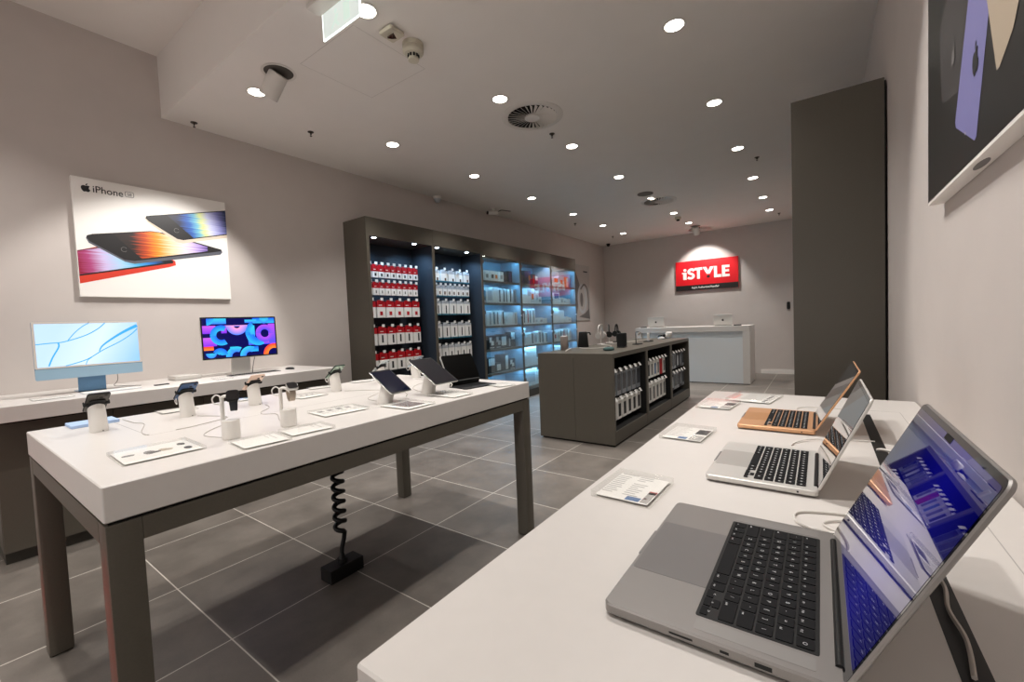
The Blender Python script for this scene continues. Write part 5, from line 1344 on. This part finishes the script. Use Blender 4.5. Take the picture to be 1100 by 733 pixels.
def isl_row(specs, ya, yb, z0, h, bay, lvl, x=-1.815, wf=.82):
    n = len(specs); pitch = (yb-ya)/n
    cache = {}
    for i, (body, am, desc) in enumerate(specs):
        y = ya+pitch*(i+.5); w = pitch*wf
        if (body, am) not in cache: cache[(body, am)] = case_mesh(w, h-.03, .05, body, [(-.28, .28, .14, .82)] if body != 'pouch' else [(-.4, .4, .2, .9)], am)
        o = bpy.data.objects.new('hanging_case', cache[(body, am)]); COL.objects.link(o)
        o.location = (x-.03, y, z0); tag(o, f'{desc}, {ORD[i]} from the camera end, {lvl} row, {bay} island bay', 'phone case', 'phone cases hanging on the island')
        k = B(); k.tube([(.02, y-oy, z0+h+.004), (x+.012-ox, y-oy, z0+h+.004)], .003, 6); hk = obj('peg_hook', k, 'softblack', t)
        k = B(); k.add([(x+.006-ox, y-oy-.03, z0+h+.02), (x+.006-ox, y-oy+.03, z0+h+.02), (x+.03-ox, y-oy+.03, z0+h-.018), (x+.03-ox, y-oy-.03, z0+h-.018), (x+.004-ox, y-oy-.03, z0+h+.018), (x+.004-ox, y-oy+.03, z0+h+.018), (x+.028-ox, y-oy+.03, z0+h-.02), (x+.028-ox, y-oy-.03, z0+h-.02)], [(0,1,2,3)[::-1], (4,5,6,7), (0,4,5,1), (1,5,6,2), (2,6,7,3), (3,7,4,0)]); obj('price_tag', k, 'card', hk)
pg = ('pouch', 'greypouch_dark', 'grey pouched case'); wt = ('card', 'ink_dark', 'white boxed case with dark window'); wg = ('card', 'mid_grey_print', 'white boxed case with grey window')
isl_row([pg]*6, 4.29, 5.215, .50, .285, 'front', 'upper')
isl_row([wt]*6, 4.29, 5.215, .235, .235, 'front', 'lower')
isl_row([wg, wt, wg, ('card', 'blue_print', 'white boxed case with blue window'), wg, ('red', 'red', 'red boxed case'), wg], 5.34, 6.27, .55, .245, 'middle', 'upper')
isl_row([wg]*6, 5.34, 6.27, .225, .27, 'middle', 'lower')
isl_row([pg, pg, pg, ('greybox', 'palegrey', 'dark case with pale window'), ('greybox', 'pouch', 'dark case with grey window'), pg], 6.40, 7.30, .545, .26, 'far', 'upper')
isl_row([('greybox', 'pouch', 'dark case with grey window'), ('greybox', 'palegrey', 'dark case with pale window'), pg, pg, ('greybox', 'pouch', 'dark case with grey window'), pg], 6.40, 7.30, .23, .27, 'far', 'lower')

# goods on the island top
IZ = IH+.0005
t = thing('wireless_speaker', 'pink-grey cylinder speaker at the near end of the island', 'speaker', (-2.575, 4.68, IZ))
k = B(); k.lathe([(.045, 0), (.048, .004), (.048, .165), (.044, .172), (0, .172)], n=28); obj('body', k, 'pink_fabric', t, 40)
k = B(); k.lathe([(.038, .172), (.036, .175), (0, .175)], n=24); obj('control_top', k, 'white', t, 40)
t = thing('wireless_speaker', 'black tapered speaker with a jug-like handle on the island', 'speaker', (-2.57, 5.19, IZ))
k = B(); k.lathe([(.07, 0), (.072, .005), (.06, .15), (.055, .2), (.05, .205), (0, .205)], n=32); obj('body', k, 'charcoal_fabric', t, 40)
k = B(); k.tube([(.05, .03, .19), (.075, .05, .188), (.08, .055, .16)], .008, 10, smooth=5); obj('handle', k, 'softblack', t, 60)
t = thing('wireless_speaker', 'black rounded box speaker at the open edge of the island', 'speaker', (-2.02, 5.15, IZ))
k = B(); k.prism(rrect(0, 0, .11, .13, .03, 6), 0, .012, ch=.003); obj('base', k, 'black', t, 40)
k = B(); k.prism(rrect(0, 0, .1, .12, .028, 6), .012, .18, ch=.006); obj('body', k, 'charcoal_fabric', t, 40)
t = thing('wireless_speaker', 'flat teal puck speaker near the island corner', 'speaker', (-1.985, 4.655, IZ))
k = B(); k.lathe([(.055, 0), (.068, .006), (.07, .02), (.062, .034), (.03, .042), (0, .043)], n=32, sx=.85, sy=1.15); obj('body', k, 'teal_fabric', t, 60)
k = B(); k.lathe([(.018, .0425), (.016, .045), (0, .0455)], n=20); obj('button', k, 'softblack', t)
def headphones(label, loc, shell, cushion, stand, rz=.3, s=1.0):
    t = thing('headphones', label, 'headphones', loc, rz, 'headphones on stands')
    k = B(); pts = [(0, .075*s*math.cos(R(a)), .175+.105*s*math.sin(R(a))) for a in range(-12, 193, 12)]
    k.tube(pts, .009*s, 10); obj('headband', k, shell, t, 60)
    for sg in (-1, 1):
        k = B(); k.tube([(0, sg*.062*s, .13), (0, sg*.086*s, .13)], .046*s, 24); c = obj('ear_cup', k, shell, t, 40)
        k = B(); k.tube([(0, sg*.048*s, .13), (0, sg*.0625*s, .13)], .041*s, 24); obj('ear_cushion', k, cushion, c, 40)
    st = thing('headphone_stand', label.replace('headphones', 'headphone stand').split(' on ')[0]+' under its headphones', 'headphone stand', loc, rz, 'headphone stands')
    k = B(); k.prism(rrect(0, 0, .1, .1, .02, 4), 0, .01, ch=.002); obj('base', k, stand, st, 40)
    k = B(); k.tube([(0, 0, .01), (0, 0, .25)], .008, 10); obj('post', k, stand, st, 40)
    k = B(); k.tube([(0, -.008, .2555), (0, .008, .2555)], .0085, 10); obj('rest', k, stand, st, 40)
headphones('silver white headphones on a stand by the island edge', (-2.58, 5.78, IZ), 'alu_shell', 'lt_grey_print', 'trim_white', -.12)
headphones('black headphones on the second stand of the island', (-2.585, 6.09, IZ), 'black', 'softblack', 'trim_white', .45, .95)
headphones('glossy black headphones on the farthest stand of the island', (-2.575, 6.36, IZ), 'softblack', 'black', 'softblack', .05, .95)
t = thing('charging_dock', 'black charging dock with an upright arm on the island', 'charging dock', (-2.03, 5.74, IZ))
k = B(); k.prism(rrect(0, 0, .09, .17, .012, 4), 0, .012, ch=.003); obj('base', k, 'softblack', t, 40)
k = B(); k.tube([(-.02, .0, .012), (-.02, .0, .15), (-.01, .01, .168), (.02, .03, .165)], .006, 10, smooth=4); obj('arm', k, 'softblack', t, 50)
k = B(); k.prism(ell(0, 0, .03, .03, 20), 0, .006, xf=lambda x, y, z: (.01+z+y*.5, .04+x, .145+y*.8)); obj('charge_pad', k, 'white', t, 40)
t = thing('charging_dock', 'white upright charger block behind the black dock', 'charging dock', (-2.09, 6.38, IZ))
k = B(); k.prism(rrect(0, 0, .09, .2, .012, 4), 0, .012, ch=.003); obj('base', k, 'softblack', t, 40)
k = B(); k.prism(rrect(0, 0, .025, .055, .008, 4), .012, .125, ch=.003); obj('upright', k, 'white', t, 40)
k = B(); k.lathe([(.05, 0), (.058, .008), (.052, .025), (.03, .036), (0, .038)], n=28, sx=.9, sy=1.3); o = obj('wireless_earbud_case', k, 'lt_grey_print', None, 60); o.location = (-2.09, 7.04, IZ); tag(o, 'pale rounded case lying before the white headset on the island', 'case')
t = thing('headset', 'white and black visor headset at the far end of the island', 'headset', (-2.06, 7.28, IZ), .2)
k = B(); k.prism(rrect(0, 0, .1, .17, .035, 6), .015, .105, ch=.012, xf=lambda x, y, z: (x+z*.2, y, z)); obj('visor', k, 'white', t, 45)
k = B(); k.prism(rrect(-.055, 0, .05, .15, .02, 5), .0, .07, ch=.008); obj('face_pad', k, 'softblack', t, 45)
k = B(); k.tube([(-.03, -.085, .06), (-.1, -.08, .05), (-.15, 0, .04), (-.1, .08, .05), (-.03, .085, .06)], .012, 8, smooth=5); obj('head_strap', k, 'softblack', t, 60)
cable([(-2.53, 5.0, IZ+.007), (-2.4, 4.9, IZ+.007), (-2.25, 4.95, IZ+.007), (-2.2, 5.2, IZ+.007), (-2.28, 5.4, IZ+.007), (-2.5, 5.6, IZ+.007)], 'white cable curling across the island top', .004)
cable([(-2.57, 4.79, IZ+.007), (-2.48, 4.66, IZ+.02), (-2.44, 4.52, IZ+.02), (-2.42, 4.42, IZ+.007)], 'short white cable beside the pink cylinder speaker', .006)
cable([(-2.5, 5.9, IZ+.007), (-2.4, 6.0, IZ+.007), (-2.3, 6.5, IZ+.007), (-2.25, 7.0, IZ+.007)], 'white cable running along the island past the headphones', .004)

# ------------------------------------------------------------------ camera, world, colour
F = 461.999
yaw, pitch, roll = -.6238865, -.04297827, -.04155144
cy_, sy_, cp, sp = math.cos(yaw), math.sin(yaw), math.cos(pitch), math.sin(pitch)
f = Vector((sy_*cp, cy_*cp, sp)); r = Vector((cy_, -sy_, 0)); u = r.cross(f)
cr, sr = math.cos(roll), math.sin(roll)
r2, u2 = cr*r+sr*u, -sr*r+cr*u
cam = bpy.data.cameras.new('camera'); cam.sensor_width = 36; cam.lens = F*36/1100; cam.clip_start = .02
co = bpy.data.objects.new('camera', cam); COL.objects.link(co)
m3 = Matrix((r2, u2, -f)).transposed()
co.matrix_world = Matrix.Translation((0, 0, 1.35)) @ m3.to_4x4()
sc.camera = co

w = bpy.data.worlds.new('arcade_light'); sc.world = w; w.use_nodes = True
bg = w.node_tree.nodes['Background']; bg.inputs[0].default_value = (1, .965, .935, 1); bg.inputs[1].default_value = 1.25
vs = sc.view_settings
vs.view_transform = 'Standard'; vs.look = 'None'; vs.exposure = .46; vs.gamma = 1; vs.use_curve_mapping = False
sc.cycles.use_denoising = True
sc.cycles.max_bounces = 8; sc.cycles.diffuse_bounces = 5; sc.cycles.transparent_max_bounces = 16
sc.cycles.sample_clamp_indirect = 6
sc.cycles.caustics_reflective = False; sc.cycles.caustics_refractive = False
